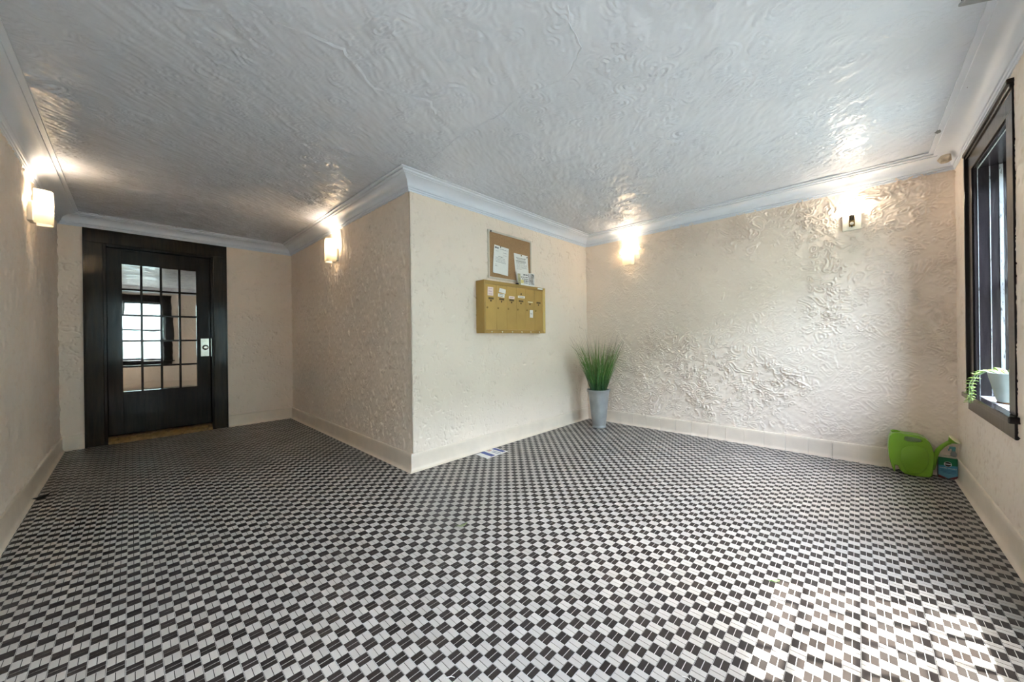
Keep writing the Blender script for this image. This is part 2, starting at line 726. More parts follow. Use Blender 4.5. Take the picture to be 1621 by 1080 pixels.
wall_left = relief('wall_left', YW, YD, 0.1, 2.25, 0.0082, h_fine, lambda u, v, h: (XL + h, u, v), M_wall_fine,
                   'cream stucco wall on the left', [(XL - WT, XL, YW - WT, YD + WT, 0, ZC)], gain=2.2)
wall_far = relief('wall_far', XL, XB, 0.1, 2.25, 0.007, h_pit, lambda u, v, h: (u, YD - h, v), M_wall_pit,
                  'cream stucco wall around the dark door', slabs_x(XL, XB, YD, YD + WT, [DOOR_1]),
                  [(DOOR_1[0] - 0.03, DOOR_1[1] + 0.03, -1, DOOR_1[3] + 0.03)])
wall_inner_left = relief('wall_inner_left', YC, YD, 0.1, 2.25, 0.007, h_fine, lambda u, v, h: (XB - h, u, v), M_wall_fine,
                         'cream wall of the corridor side of the projecting corner', [(XB, XB + 0.12, YC + 0.12, YD + WT, 0, ZC)], gain=2.0)
wall_inner_right = relief('wall_inner_right', XB, XR, 0.1, 2.25, 0.006, h_pit, lambda u, v, h: (u, YC - h, v), M_wall_pit,
                          'cream wall behind the mailboxes', [(XB, XR + WT, YC, YC + 0.12, 0, ZC)])
wall_back = relief('wall_back', YW, YC, 0.1, 2.25, 0.0052, h_swirl, lambda u, v, h: (XR - h, u, v), M_wall_swirl,
                   'swirled cream stucco wall behind the watering can', [(XR, XR + WT, YW - WT, YC, 0, ZC)], gain=2.7)
wall_right = relief('wall_right', XL, XR, 0.1, 2.25, 0.0095, h_pit, lambda u, v, h: (u, YW + h, v), M_wall_pit,
                    'cream wall with the dark framed window', slabs_x(XL, XR, YW - WT, YW, [WIN_A, DOOR_B, WIN_C]),
                    [(w_[0] - 0.03, w_[1] + 0.03, w_[2] - 0.02, w_[3] + 0.03) for w_ in (WIN_A, WIN_C, DOOR_B)])
ceiling = relief('ceiling', XL + 0.10, XR - 0.10, YW + 0.10, YD - 0.10, 0.0076, h_ceil, lambda u, v, h: (u, v, ZC - h + 0.016), M_ceil,
                 'glossy grey-white ceiling painted in swirls',
                 [(XL - WT, XR + WT, YW - WT, YC + 0.12, ZC + 0.0165, ZC + 0.1), (XL - WT, XB + 0.12, YC + 0.12, YD + WT, ZC + 0.0165, ZC + 0.1)],
                 [(XB - 0.08, 9, YC - 0.08, 9)])

# plaster seams on the ceiling
M_seam = plain('ceiling_seam_paint', (0.69, 0.715, 0.785), 0.35, var=0.06)


def seam(pts, w, hgt):
    b = MB()
    rng = random.Random(len(pts))
    full = []
    for a, c in zip(pts, pts[1:]):
        n = max(2, int(math.dist(a, c) / 0.03))
        for j in range(n):
            f = j / n
            full.append((a[0] + (c[0] - a[0]) * f + rng.uniform(-.006, .006), a[1] + (c[1] - a[1]) * f + rng.uniform(-.006, .006)))
    full.append(pts[-1])
    rings = []
    for j, q in enumerate(full):
        a, c = full[max(j - 1, 0)], full[min(j + 1, len(full) - 1)]
        tx, ty = c[0] - a[0], c[1] - a[1]
        L = math.hypot(tx, ty) or 1
        nx, ny = -ty / L, tx / L
        ww = w * rng.uniform(0.6, 1.3)
        hh = hgt * rng.uniform(0.5, 1.2) * (0.3 if j in (0, len(full) - 1) else 1)
        rings.append([(q[0] - nx * ww, q[1] - ny * ww, ZC + 0.001), (q[0] - nx * ww * 0.1, q[1] - ny * ww * 0.1, ZC - hh),
                      (q[0] + nx * ww * 0.15, q[1] + ny * ww * 0.15, ZC + 0.001)])
    b.rings(rings)
    return b.build('plaster_seam', M_seam, ceiling, smooth=True)


seam([(1.42, 2.36), (1.50, 2.18), (1.47, 1.85), (1.495, 1.48), (1.455, 1.32), (1.515, 1.05), (1.41, 0.88), (1.29, 0.86), (1.19, 0.81)], 0.010, 0.0022)
seam([(0.30, 1.69), (0.43, 1.70), (0.66, 1.66), (0.87, 1.80), (1.14, 1.69), (1.22, 1.76)], 0.016, 0.0025)
seam([(2.10, 2.20), (2.35, 2.05), (2.6, 1.92)], 0.008, 0.002)

# ------------------------------------------------------------------ crown moulding
CROWN = [(0.0, 2.2236), (0.017, 2.2236), (0.018, 2.234), (0.013, 2.2365), (0.022, 2.239), (0.024, 2.249), (0.018, 2.2515), (0.029, 2.254), (0.034, 2.262)]
for k in range(1, 8):
    a = k / 8 * PI / 2
    CROWN.append((0.034 + 0.070 * (1 - math.cos(a)), 2.262 + 0.056 * math.sin(a)))
CROWN += [(0.106, 2.318), (0.104, 2.323), (0.112, 2.324), (0.124, 2.326), (0.126, 2.333), (0.123, 2.337), (0.132, 2.3375), (0.149, 2.3375), (0.150, 2.3443)]


def corner(idx, o):
    return [(XL + o, YW + o), (XR - o, YW + o), (XR - o, YC - o), (XB - o, YC - o), (XB - o, YD - o), (XL + o, YD - o)][idx % 6]


trims = []
for e in range(6):
    ring0 = [(*corner(e, o), z) for o, z in CROWN] + [(*corner(e, 0.0), 2.3443)]
    ring1 = [(*corner(e + 1, o), z) for o, z in CROWN] + [(*corner(e + 1, 0.0), 2.3443)]
    b = MB().rings([ring0, ring1])
    o = struct(b.build('trim_%d' % (e + 1), M_crown, smooth=True, angle=25), 'blue-grey crown moulding along the ceiling')
    trims.append(o)

# chips in the moulding over the window
M_chip = plain('bare_plaster_chip', (0.20, 0.20, 0.20), 0.9, var=0.3, nscale=60)


def chip(x, y, z, r, parent, name='paint_chip', mat=None, sz=0.35, lx=1.6):
    rng = random.Random(int(x * 1000))
    b = MB()
    rings = []
    for k in range(5):
        a = -PI / 2 + PI * k / 4
        rings.append([(x + lx * r * math.cos(a) * math.cos(q) * rng.uniform(0.7, 1.25), y + r * math.cos(a) * math.sin(q) * rng.uniform(0.7, 1.25),
                       z + r * sz * math.sin(a)) for q in [2 * PI * j / 9 for j in range(9)]])
    b.rings(rings)
    return b.build(name, mat or M_chip, parent)


chip(3.59, -0.385, 2.339, 0.014, trims[0], lx=2.6)
chip(3.02, -0.432, 2.325, 0.010, trims[0], lx=1.6)
chip(3.93, -0.455, 2.262, 0.035, trims[0], 'broken_plaster', plain('tan_broken_plaster', (0.50, 0.42, 0.32), 0.8, var=0.2, bump=0.004, bscale=30), 0.9, 1.3)

# ------------------------------------------------------------------ baseboards
BASE = [(0.0, 0.142), (0.014, 0.142), (0.021, 0.139), (0.024, 0.132), (0.0245, 0.120), (0.0245, 0.034), (0.027, 0.019), (0.033, 0.008), (0.042, 0.003), (0.042, 0.0), (0.0, 0.0)]


def base_run(name, pt, parent=None, mat=None, dz=0.0, do=0.0):
    """pt(o, end) -> (x, y) for offset o from the wall at end 0 / 1"""
    b = MB().rings([[(*pt(o + (do if o else 0), 0), z + dz) for o, z in BASE], [(*pt(o + (do if o else 0), 1), z + dz) for o, z in BASE]])
    return b.build(name, mat or M_base, parent, smooth=True, angle=35)


DC0, DC1 = -0.33, 0.82        # inner door casing, outer edges
struct(base_run('baseboard_left', lambda o, e: (XL + o, (YD - o) if e else (YW + o))), 'cream coved base along the left wall')
struct(base_run('baseboard_far', lambda o, e: ((DC0 - 0.001) if e else (XL + o), YD - o)), 'short cream base left of the dark door')
struct(base_run('baseboard_far_right', lambda o, e: ((XB - o) if e else (DC1 + 0.001), YD - o)), 'cream base right of the dark door')
struct(base_run('baseboard_inner_left', lambda o, e: (XB - o, (YD - o) if e else (YC - o))), 'cream base along the corridor side of the corner')
struct(base_run('baseboard_inner_right', lambda o, e: ((XR - o) if e else (XB - o), YC - o)), 'cream base under the mailboxes')
struct(base_run('baseboard_right', lambda o, e: ((XR - o) if e else 2.54, YW + o)), 'cream base under the window')
struct(base_run('baseboard_right_near', lambda o, e: (1.36 if e else (XL + o), YW + o)), 'cream base of the entrance wall')
bb = struct(empty('baseboard_back', (XR, 0, 0)), 'cream base of square tiles along the swirled wall')
bb.location = (0, 0, 0)
ys = [0.005 + 0.1605 * k for k in range(-4, 17)]
ys = [y for y in ys if YW + 0.06 < y < YC - 0.06]
rngb = random.Random(3)
for a, c in zip([None] + ys, ys + [None]):
    f0 = (lambda o: YW + o) if a is None else (lambda o, a=a: a + 0.0010)
    f1 = (lambda o: YC - o) if c is None else (lambda o, c=c: c - 0.0010)
    dd = rngb.uniform(-0.0008, 0.0008)
    base_run('base_tile', lambda o, e: (XR - o, f1(o) if e else f0(o)), bb, None, 0.0, dd)

# ------------------------------------------------------------------ inner door (door_1)
door = struct(empty('door_1', (0, 0, 0)), 'dark brown glazed door with twenty panes')
x0, x1, zt = DOOR_1[0], DOOR_1[1], DOOR_1[3]
LY = YD + 0.055            # leaf front plane
# casing: flat boards with a raised back band
for nm, (a, c) in (('casing_board', (DC0, x0)), ('casing_board', (x1, DC1))):
    BX(a, c, YD - 0.020, YD - 0.0005, 0, 2.222 if False else zt).build(nm, M_casing, door, bevel=0.003)
BX(DC0, DC1, YD - 0.020, YD - 0.0005, zt, 2.2215).build('head_casing', M_casing, door, bevel=0.003)
BX(DC0, DC0 + 0.016, YD - 0.032, YD - 0.020, 0, 2.2215).build('back_band', M_casing, door, bevel=0.003)
BX(DC1 - 0.016, DC1, YD - 0.032, YD - 0.020, 0, 2.2215).build('back_band', M_casing, door, bevel=0.003)
BX(DC0 + 0.016, DC1 - 0.016, YD - 0.032, YD - 0.020, 2.2055, 2.2215).build('back_band', M_casing, door, bevel=0.003)
# jambs
BX(x0, x0 + 0.022, YD - 0.018, YD + 0.12, 0, zt).build('jamb', M_door, door, bevel=0.002)
BX(x1 - 0.022, x1, YD - 0.018, YD + 0.12, 0, zt).build('jamb', M_door, door, bevel=0.002)
BX(x0 + 0.022, x1 - 0.022, YD - 0.018, YD + 0.12, zt - 0.022, zt).build('head_jamb', M_door, door, bevel=0.002)
a, c, zt2, zb = x0 + 0.024, x1 - 0.024, zt - 0.025, 0.074
GX0, GX1, GZ0, GZ1 = -0.063, 0.540, 0.527, 1.898
LT = 0.042
BX(a, GX0, LY, LY + LT, zb, zt2).build('stile', M_door, door, bevel=0.0015)
BX(GX1, c, LY, LY + LT, zb, zt2).build('stile', M_door, door, bevel=0.0015)
BX(GX0, GX1, LY, LY + LT, GZ1, zt2).build('top_rail', M_door, door, bevel=0.0015)
BX(GX0, GX1, LY, LY + LT, zb, GZ0).build('bottom_rail', M_door, door, bevel=0.0015)
MW = 0.020
pw = (GX1 - GX0 - 3 * MW) / 4
ph = (GZ1 - GZ0 - 4 * MW) / 5
for i in range(3):
    xm = GX0 + (i + 1) * pw + i * MW
    BX(xm, xm + MW, LY + 0.006, LY + LT - 0.006, GZ0, GZ1).build('muntin', M_door, door, bevel=0.004)
for k in range(4):
    zm = GZ0 + (k + 1) * ph + k * MW
    for i in range(4):
        xm = GX0 + i * (pw + MW)
        BX(xm, xm + pw, LY + 0.007, LY + LT - 0.006, zm, zm + MW).build('muntin', M_door, door, bevel=0.004)
prng = random.Random(11)
for k in range(5):
    for i in range(4):
        xm, zm = GX0 + i * (pw + MW), GZ0 + k * (ph + MW)
        o = BX(-pw / 2, pw / 2, -0.002, 0.002, -ph / 2, ph / 2).build('pane', M_mirror, door)
        o.location = (xm + pw / 2, LY + 0.024, zm + ph / 2)
        o.rotation_euler = (prng.uniform(-.0016, .0016), 0, prng.uniform(-.0016, .0016))
BX(x0 - 0.05, x1 + 0.05, YD + 0.14, YD + 0.16, 0, zt + 0.05).build('light_leak_board', M_door, door)  # board added behind the leaf, stops daylight leaking through the door gaps
# lock
lk = BX(0.574, 0.654, LY - 0.006, LY - 0.0003, 0.88, 1.095).build('lock_plate', M_nickel, door, bevel=0.004)
MB().lathe_y([(0.030, LY - 0.0063), (0.030, LY - 0.012), (0.024, LY - 0.016)], cx=0.617, cz=0.988).build('rose_ring', M_darkmetal, lk, smooth=True)
MB().lathe_y([(0.011, LY - 0.016), (0.011, LY - 0.03), (0.019, LY - 0.037), (0.0215, LY - 0.048), (0.017, LY - 0.056), (0.006, LY - 0.058)], cx=0.617, cz=0.988).build('knob', M_nickel, lk, smooth=True)
BX(x1 - 0.026, x1 - 0.0222, YD + 0.0, YD + 0.035, 0.88, 1.095).build('strike_plate', M_nickel, door)
# threshold
b = MB()
rng = random.Random(5)
rings = []
n = 40
for k in range(n + 1):
    x = x0 + 0.024 + (x1 - x0 - 0.048) * k / n
    e = rng.uniform(-0.004, 0.004)
    rings.append([(x, YD - 0.045 + e, 0.001), (x, YD - 0.040 + e, 0.030 + e * 0.6), (x, YD + 0.010, 0.056 + rng.uniform(-.005, .005)),
                  (x, YD + 0.052, 0.060 + rng.uniform(-.006, .006)), (x, YD + 0.12, 0.060), (x, YD + 0.12, 0.001)])
b.rings(rings)
b.build('threshold', M_thresh, door)

# ------------------------------------------------------------------ windows
def window(name, op, label):
    w = struct(empty(name), label)
    x0, x1, z0, z1 = op
    yf, yb = YW + 0.019, YW + 0.030       # flat face, back band face
    cw = 0.095
    ZH = 2.165
    for s, (a, c) in ((0, (x0 - cw, x0)), (1, (x1, x1 + 0.12))):
        BX(a, c, YW + 0.0005, yf, z0 + 0.024, z1).build('side_casing', M_winwood, w, bevel=0.002)
    BX(x0 - cw, x1 + 0.12, YW + 0.0005, yf, z1, ZH).build('head_casing', M_winwood, w, bevel=0.002)
    BX(x1 + 0.12, x1 + 0.142, YW + 0.0005, yb, z0 + 0.024, ZH).build('back_band', M_winwood, w, bevel=0.002)
    BX(x0 - cw - 0.004, x1 + 0.146, YW + 0.0005, yb + 0.004, ZH, ZH + 0.024).build('head_cap', M_winwood, w, bevel=0.004)
    BX(x0 - cw - 0.004, x1 + 0.146, YW + 0.0005, yb - 0.004, ZH - 0.02, ZH).build('head_bead', M_winwood, w, bevel=0.003)
    # jambs and head lining
    yo = YW - WT + 0.02
    BX(x1 - 0.012, x1 - 0.0003, yo, YW + 0.012, z0 + 0.02, z1).build('jamb', M_winwood, w)
    BX(x0 + 0.0003, x0 + 0.012, yo, YW + 0.012, z0 + 0.02, z1).build('jamb', M_winwood, w)
    BX(x0 + 0.012, x1 - 0.012, yo, YW + 0.012, z1 - 0.012, z1 - 0.0003).build('head_jamb', M_winwood, w)
    # worn stop beads
    for (y, wd, dp) in ((YW - 0.003, 0.0014, 0.003), (YW - 0.048, 0.0022, 0.004), (YW - 0.089, 0.0075, 0.005)):
        BX(x1 - 0.012 - dp, x1 - 0.0121, y - wd, y + wd, z0 + 0.024, z1 - 0.012).build('stop_bead', M_worn, w, bevel=0.001)
        BX(x0 + 0.0121, x0 + 0.012 + dp, y - wd, y + wd, z0 + 0.024, z1 - 0.012).build('stop_bead', M_worn, w, bevel=0.001)
        if y > YW - 0.03:
            BX(x0 + 0.02, x1 - 0.02, y - wd * 1.6, y + wd * 1.6, z1 - 0.012 - dp, z1 - 0.0121).build('stop_bead', M_worn, w)
    # stool and apron
    BX(x0 + 0.0005, x1 - 0.0005, yo, YW + 0.0005, z0 + 0.0005, z0 + 0.022).build('sill', M_sill, w)
    BX(x0 - cw - 0.03, x1 + 0.175, YW + 0.0006, YW + 0.045, z0 - 0.008, z0 + 0.023).build('stool_nosing', M_winwood, w, bevel=0.006, seg=3)
    BX(x0 - cw, x1 + 0.14, YW + 0.0005, YW + 0.022, z0 - 0.085, z0 - 0.008).build('apron', M_winwood, w, bevel=0.004)
    # outer sash with glass
    ys0, ys1 = YW - 0.175, YW - 0.145
    s = MB()
    for q in ((x0 + 0.012, x0 + 0.05), (x1 - 0.05, x1 - 0.012)):
        BX(q[0], q[1], ys0, ys1, z0 + 0.022, z1 - 0.012).build('sash_stile', M_winwood, w)
    zm = (z0 + z1) / 2
    for q in ((z0 + 0.022, z0 + 0.07), (zm - 0.02, zm + 0.02), (z1 - 0.055, z1 - 0.012)):
        BX(x0 + 0.05, x1 - 0.05, ys0, ys1, q[0], q[1]).build('sash_rail', M_winwood, w)
    for q in ((z0 + 0.07, zm - 0.02), (zm + 0.02, z1 - 0.055)):
        BX(x0 + 0.05, x1 - 0.05, ys0 + 0.013, ys0 + 0.017, q[0], q[1]).build('pane', M_glass, w)
    portal(x0 + 0.02, x1 - 0.02, z0 + 0.03, z1 - 0.02, YW - WT - 0.01)
    return w


window('window_1', WIN_C, 'dark glossy framed window at the right edge')
window('window_2', WIN_A, 'dark framed window beside the camera')

# glazed entrance door in the right wall
ed = struct(empty('door_2'), 'dark glazed entrance door beside the window')
x0, x1, _, zt = DOOR_B
EY = YW - 0.12
for a, c in ((x0 - 0.12, x0), (x1, x1 + 0.12)):
    BX(a, c, YW + 0.0005, YW + 0.02, 0, zt).build('casing_board', M_casing, ed)
BX(x0 - 0.12, x1 + 0.12, YW + 0.0005, YW + 0.02, zt, 2.21).build('head_casing', M_casing, ed)
BX(x0, x0 + 0.02, YW - 0.2, YW + 0.0, 0, zt).build('jamb', M_casing, ed)
BX(x1 - 0.02, x1, YW - 0.2, YW + 0.0, 0, zt).build('jamb', M_casing, ed)
BX(x0 + 0.02, x1 - 0.02, YW - 0.2, YW, zt - 0.02, zt).build('head_jamb', M_casing, ed)
gx0, gx1, gz0, gz1 = 1.655, 2.255, 0.52, 1.90
BX(x0 + 0.022, gx0, EY, EY + 0.04, 0.01, zt - 0.022).build('stile', M_door, ed)
BX(gx1, x1 - 0.022, EY, EY + 0.04, 0.01, zt - 0.022).build('stile', M_door, ed)
BX(gx0, gx1, EY, EY + 0.04, gz1, zt - 0.022).build('top_rail', M_door, ed)
BX(gx0, gx1, EY, EY + 0.04, 0.01, gz0).build('bottom_rail', M_door, ed)
for i in range(1, 4):
    xm = gx0 + (gx1 - gx0) * i / 4
    BX(xm - 0.009, xm + 0.009, EY + 0.008, EY + 0.032, gz0, gz1).build('muntin', M_door, ed)
for k in range(1, 5):
    zm = gz0 + (gz1 - gz0) * k / 5
    BX(gx0, gx1, EY + 0.009, EY + 0.031, zm - 0.010, zm + 0.010).build('muntin', M_door, ed)
BX(gx0, gx1, EY + 0.018, EY + 0.022, gz0, gz1).build('pane', M_glass, ed)
portal(gx0, gx1, gz0, gz1, YW - WT - 0.01)

# outside: ground and porch canopy
struct(BX(-25, 30, -40, YW - WT, -0.25, -0.12).build('ground', plain('garden_ground', (0.20, 0.21, 0.18), 0.9, var=0.3, nscale=2)), 'garden ground outside')
struct(BX(-16, 22, -7.2, -6.8, -0.12, 4.6).build('sky_blocking_wall', plain('pale_green_render', (0.36, 0.42, 0.38), 0.9, var=0.15, nscale=1.5)), 'unseen pale wall added outside to block the low sky')  # wall added out of view, cuts low skylight reaching the room walls
cn = MB()
cn.box(-1.0, 2.55, -1.28, YW - WT, 2.60, 2.70)
struct(cn.build('porch_canopy', plain('white_canopy_paint', (0.7, 0.7, 0.68), 0.6)), 'porch canopy outside the entrance')

# ------------------------------------------------------------------ wall sconces
def sconce(loc, rz, label, watts, shade=True, tilt=0.0):
    t = tag(empty('wall_sconce', loc, rz), label, 'wall lamp', 'wall lamps along the cream walls')
    BX(-0.0575, 0.0575, 0.0, 0.028, 0.0, 0.135).build('backplate', M_plate, t, bevel=0.004)
    # lamp holder rising from the plate
    MB().tube([(0, 0.028, 0.045), (0, 0.052, 0.045), (0, 0.062, 0.055), (0, 0.062, 0.075)], 0.008, 10).build('arm', M_brass, t, smooth=True)
    MB().lathe([(0.010, 0.070), (0.016, 0.074), (0.017, 0.110), (0.014, 0.114)], 20, 0, 0.062).build('socket', M_darkmetal if not shade else M_plate, t, smooth=True)
    MB().lathe([(0.013, 0.112), (0.016, 0.122), (0.026, 0.140), (0.031, 0.158), (0.029, 0.175), (0.020, 0.189), (0.008, 0.195), (0.0005, 0.196)], 24, 0, 0.062).build('bulb', bulb_mat(watts), t, smooth=True)
    kn = MB().lathe_y([(0.004, 0.052), (0.004, 0.075), (0.011, 0.078), (0.0125, 0.086), (0.009, 0.092), (0.002, 0.094)], 16, 0, 0.042)
    if not shade:
        kn.build('switch_knob', plain('ivory_knob', (0.85, 0.8, 0.7), 0.35), t, smooth=True)
        MB().tube([(0, 0.030, 0.022), (0, 0.034, 0.040)], 0.0045, 8).build('switch_stem', M_darkmetal, t)
        BX(-0.018, 0.018, 0.028, 0.034, 0.028, 0.125).build('socket_channel', M_brass, t, bevel=0.003)
    else:
        kn.build('switch_knob', M_plate, t, smooth=True)
        # bowed frosted shade, open above and below
        def arc(r, z):
            pts = []
            for k in range(25):
                a = PI * k / 24
                cx, sy = math.cos(a), math.sin(a)
                pts.append((math.copysign(abs(cx) ** 0.55, cx) * (0.058 + r), 0.031 + abs(sy) ** 0.55 * (0.080 + r), z))
            return pts
        rings = []
        for z in (-0.012, 0.015, 0.05, 0.10, 0.15, 0.20, 0.225):
            bow = 0.002 * math.sin(PI * (z + 0.012) / 0.237)
            rings.append(arc(0.002 + bow, z) + arc(-0.002 + bow, z)[::-1])
        o = MB().rings(rings).build('shade', M_shade, t, smooth=True)
        o.rotation_euler = (0, tilt, 0)
    return t


sconce((XL + 0.006, 4.18, 1.905), -PI / 2, 'lit wall lamp with frosted shade on the left wall near the dark door', BULB_STRENGTH * 1.8, tilt=0.03)
sconce((XB - 0.006, 4.035, 1.895), PI / 2, 'lit wall lamp with frosted shade on the corridor side of the corner', BULB_STRENGTH * 1.8)
sconce((XR - 0.008, 1.955, 1.905), PI / 2, 'lit wall lamp with frosted shade above the potted grass', BULB_STRENGTH * 1.3)
sconce((XR - 0.008, 0.028, 1.90), PI / 2, 'lit wall lamp with a bare bulb and no shade', BULB_STRENGTH * 0.75, shade=False)

# ------------------------------------------------------------------ mailboxes
M_mail = plain('gold_anodised_metal', (0.47, 0.31, 0.10), 0.38, 0.55, var=0.07, nscale=6, bump=0.0003, bscale=60)
M_mail2 = plain('gold_anodised_door', (0.52, 0.35, 0.115), 0.36, 0.55, var=0.07, nscale=5)
M_maild = plain('dark_gold_engraving', (0.13, 0.085, 0.03), 0.5, 0.3)
M_paper = plain('white_paper', (0.84, 0.82, 0.78), 0.7, var=0.02)
M_pink = plain('pink_paper', (0.86, 0.70, 0.66), 0.7, var=0.02)
M_ink = plain('grey_ink', (0.16, 0.15, 0.15), 0.8)
M_inkp = plain('mauve_ink', (0.45, 0.28, 0.40), 0.8)
mbx = tag(empty('mailbox_unit', (2.655, YC - 0.005, 1.10)), 'gold six-door apartment mailbox panel mounted under the cork board', 'mailbox')
MX0, MX1, MZ0, MZ1 = -0.445, 0.445, 0.0, 0.486
MF = -0.108      # front plane (local y)
b = MB()
b.box(MX0, MX0 + 0.006, MF + 0.006, 0, MZ0, MZ1)
b.box(MX1 - 0.006, MX1, MF + 0.006, 0, MZ0, MZ1)
b.box(MX0, MX1, MF + 0.006, 0, MZ1 - 0.006, MZ1)
b.box(MX0, MX1, MF + 0.006, 0, MZ0, MZ0 + 0.006)
b.box(MX0, MX1, -0.006, 0, MZ0, MZ1)
b.build('body', M_mail, mbx, bevel=0.002)


def frame4(x0, x1, z0, z1, w, y0, y1, yin, mat, parent, name, wb=None):
    """mitred bevelled picture-frame of four members"""
    wb = wb or w
    o = [(x0, z0), (x1, z0), (x1, z1), (x0, z1)]
    i = [(x0 + w, z0 + wb), (x1 - w, z0 + wb), (x1 - w, z1 - w), (x0 + w, z1 - w)]
    for k in range(4):
        j = (k + 1) % 4
        MB().rings([[(o[k][0], y1, o[k][1]), (o[k][0], y0, o[k][1]), (i[k][0], yin, i[k][1]), (i[k][0], y1, i[k][1])],
                    [(o[j][0], y1, o[j][1]), (o[j][0], y0, o[j][1]), (i[j][0], yin, i[j][1]), (i[j][0], y1, i[j][1])]]).build(name, mat, parent)


frame4(MX0, MX1, MZ0, MZ1, 0.030, MF - 0.010, MF + 0.006, MF + 0.000, M_mail, mbx, 'frame_rail', 0.030)
DW = (MX1 - MX0 - 0.06) / 6
doors = []
for k in range(6):
    xa = MX0 + 0.030 + k * DW
    d = BX(xa + 0.0012, xa + DW - 0.0012, MF + 0.002, MF + 0.0075, MZ0 + 0.031, MZ1 - 0.031).build('mail_door', M_mail2, mbx, bevel=0.0012)
    doors.append(d)
    xc = xa + DW / 2
    BX(xc - 0.033, xc + 0.033, MF + 0.001, MF + 0.002, 0.314, 0.332).build('name_slot', M_maild, d)
    MB().lathe_y([(0.009, MF + 0.002), (0.008, MF - 0.001), (0.003, MF - 0.0015)], 14, xc - 0.002, 0.301).build('unit_mark', M_maild, d)
    MB().lathe_y([(0.010, MF + 0.002), (0.009, MF - 0.002), (0.004, MF - 0.003)], 14, xc - 0.048, 0.236).build('lock', plain('old_brass_lock', (0.33, 0.22, 0.07), 0.4, 0.7), d, smooth=True)
    MB().lathe_y([(0.0075, MF - 0.002), (0.0075, MF - 0.010), (0.004, MF - 0.012)], 14, xc - 0.004, 0.012).build('call_button', plain('ivory_button', (0.80, 0.74, 0.56), 0.4), mbx, smooth=True)


def sticker(k, pts, mat, lines=0, ink=None, lift=0.0):
    """paper label, corner points (x, z) in wall coordinates, on door k"""
    P4 = [(x - 2.655, MF - 0.0005 - lift, z - 1.10) for x, z in pts]
    q4 = [(x, MF + 0.0018, z) for x, _, z in P4]
    lb = MB().rings([P4, q4]).build('paper_label', mat, doors[k])
    if lines:
        b = MB()
        for j in range(lines):
            f = (j + 0.6) / (lines + 0.2)
            (xa, _, za), (xb_, _, zb_) = [tuple(P4[0][m] * (1 - f) + P4[3][m] * f for m in range(3)), tuple(P4[1][m] * (1 - f) + P4[2][m] * f for m in range(3))]
            g0, g1 = 0.15, 0.8 - 0.1 * (j % 2)
            hh = 0.0022
            xa2, xb2 = xa + (xb_ - xa) * g0, xa + (xb_ - xa) * g1
            za2, zb2 = za + (zb_ - za) * g0, za + (zb_ - za) * g1
            y = MF - 0.0008 - lift
            n = len(b.v)
            b.v += [(xa2, y, za2 - hh), (xb2, y, zb2 - hh), (xb2, y, zb2 + hh), (xa2, y, za2 + hh)]
            b.f.append((n, n + 1, n + 2, n + 3))
        b.build('handwriting', ink or M_ink, lb)['kind'] = 'stuff'


sticker(0, [(2.267, 1.527), (2.338, 1.527), (2.336, 1.448), (2.264, 1.448)], M_pink, 3, M_inkp)
sticker(1, [(2.421, 1.530), (2.503, 1.519), (2.497, 1.479), (2.409, 1.490)], M_paper, 0, None, 0.001)
sticker(1, [(2.401, 1.476), (2.487, 1.475), (2.483, 1.438), (2.397, 1.447)], M_paper, 2)
sticker(2, [(2.548, 1.463), (2.628, 1.462), (2.625, 1.437), (2.544, 1.438)], M_pink, 1)
sticker(3, [(2.677, 1.477), (2.781, 1.477), (2.779, 1.455), (2.676, 1.453)], M_paper, 1)
sticker(4, [(2.828, 1.429), (2.903, 1.429), (2.903, 1.415), (2.828, 1.416)], plain('yellowed_paper', (0.80, 0.72, 0.45), 0.7))
sticker(4, [(2.857, 1.341), (2.906, 1.341), (2.904, 1.262), (2.854, 1.263)], M_paper, 1)
BX(0.322, 0.404, MF - 0.0100, MF - 0.004, 0.467, 0.481).build('paper_label', M_paper, mbx)
MB().lathe_y([(0.007, MF + 0.002), (0.007, MF - 0.002), (0.003, MF - 0.003)], 12, 2.725 - 2.655, 0.396).build('black_dot', M_black, doors[3])

# ------------------------------------------------------------------ cork board with notices
t = NT('cork_sheet')
p = t.objco()
t.set(color=t.ramp(t.noise(p, 160, 4, 0.7), [(0.25, (0.30, 0.17, 0.08)), (0.75, (0.48, 0.29, 0.145))]), rough=0.9)
t.bump(t.noise(p, 200, 3), 0.0008)
M_cork = t.m
M_alu = plain('pale_aluminium_frame', (0.66, 0.60, 0.52), 0.35, 0.5, var=0.05)
cork = tag(empty('cork_board', (2.68, YC - 0.008, 1.630)), 'cork notice board in a pale frame above the mailboxes', 'notice board')
BX(-0.308, 0.308, -0.010, 0.0, 0.010, 0.458).build('cork_sheet', M_cork, cork)
frame4(-0.318, 0.318, 0.0, 0.468, 0.018, -0.016, 0.0, -0.016, M_alu, cork, 'frame_rail')
MB().ball((-0.283, -0.018, 0.455), 0.008).build('hanging_hook', M_black, cork, smooth=True)


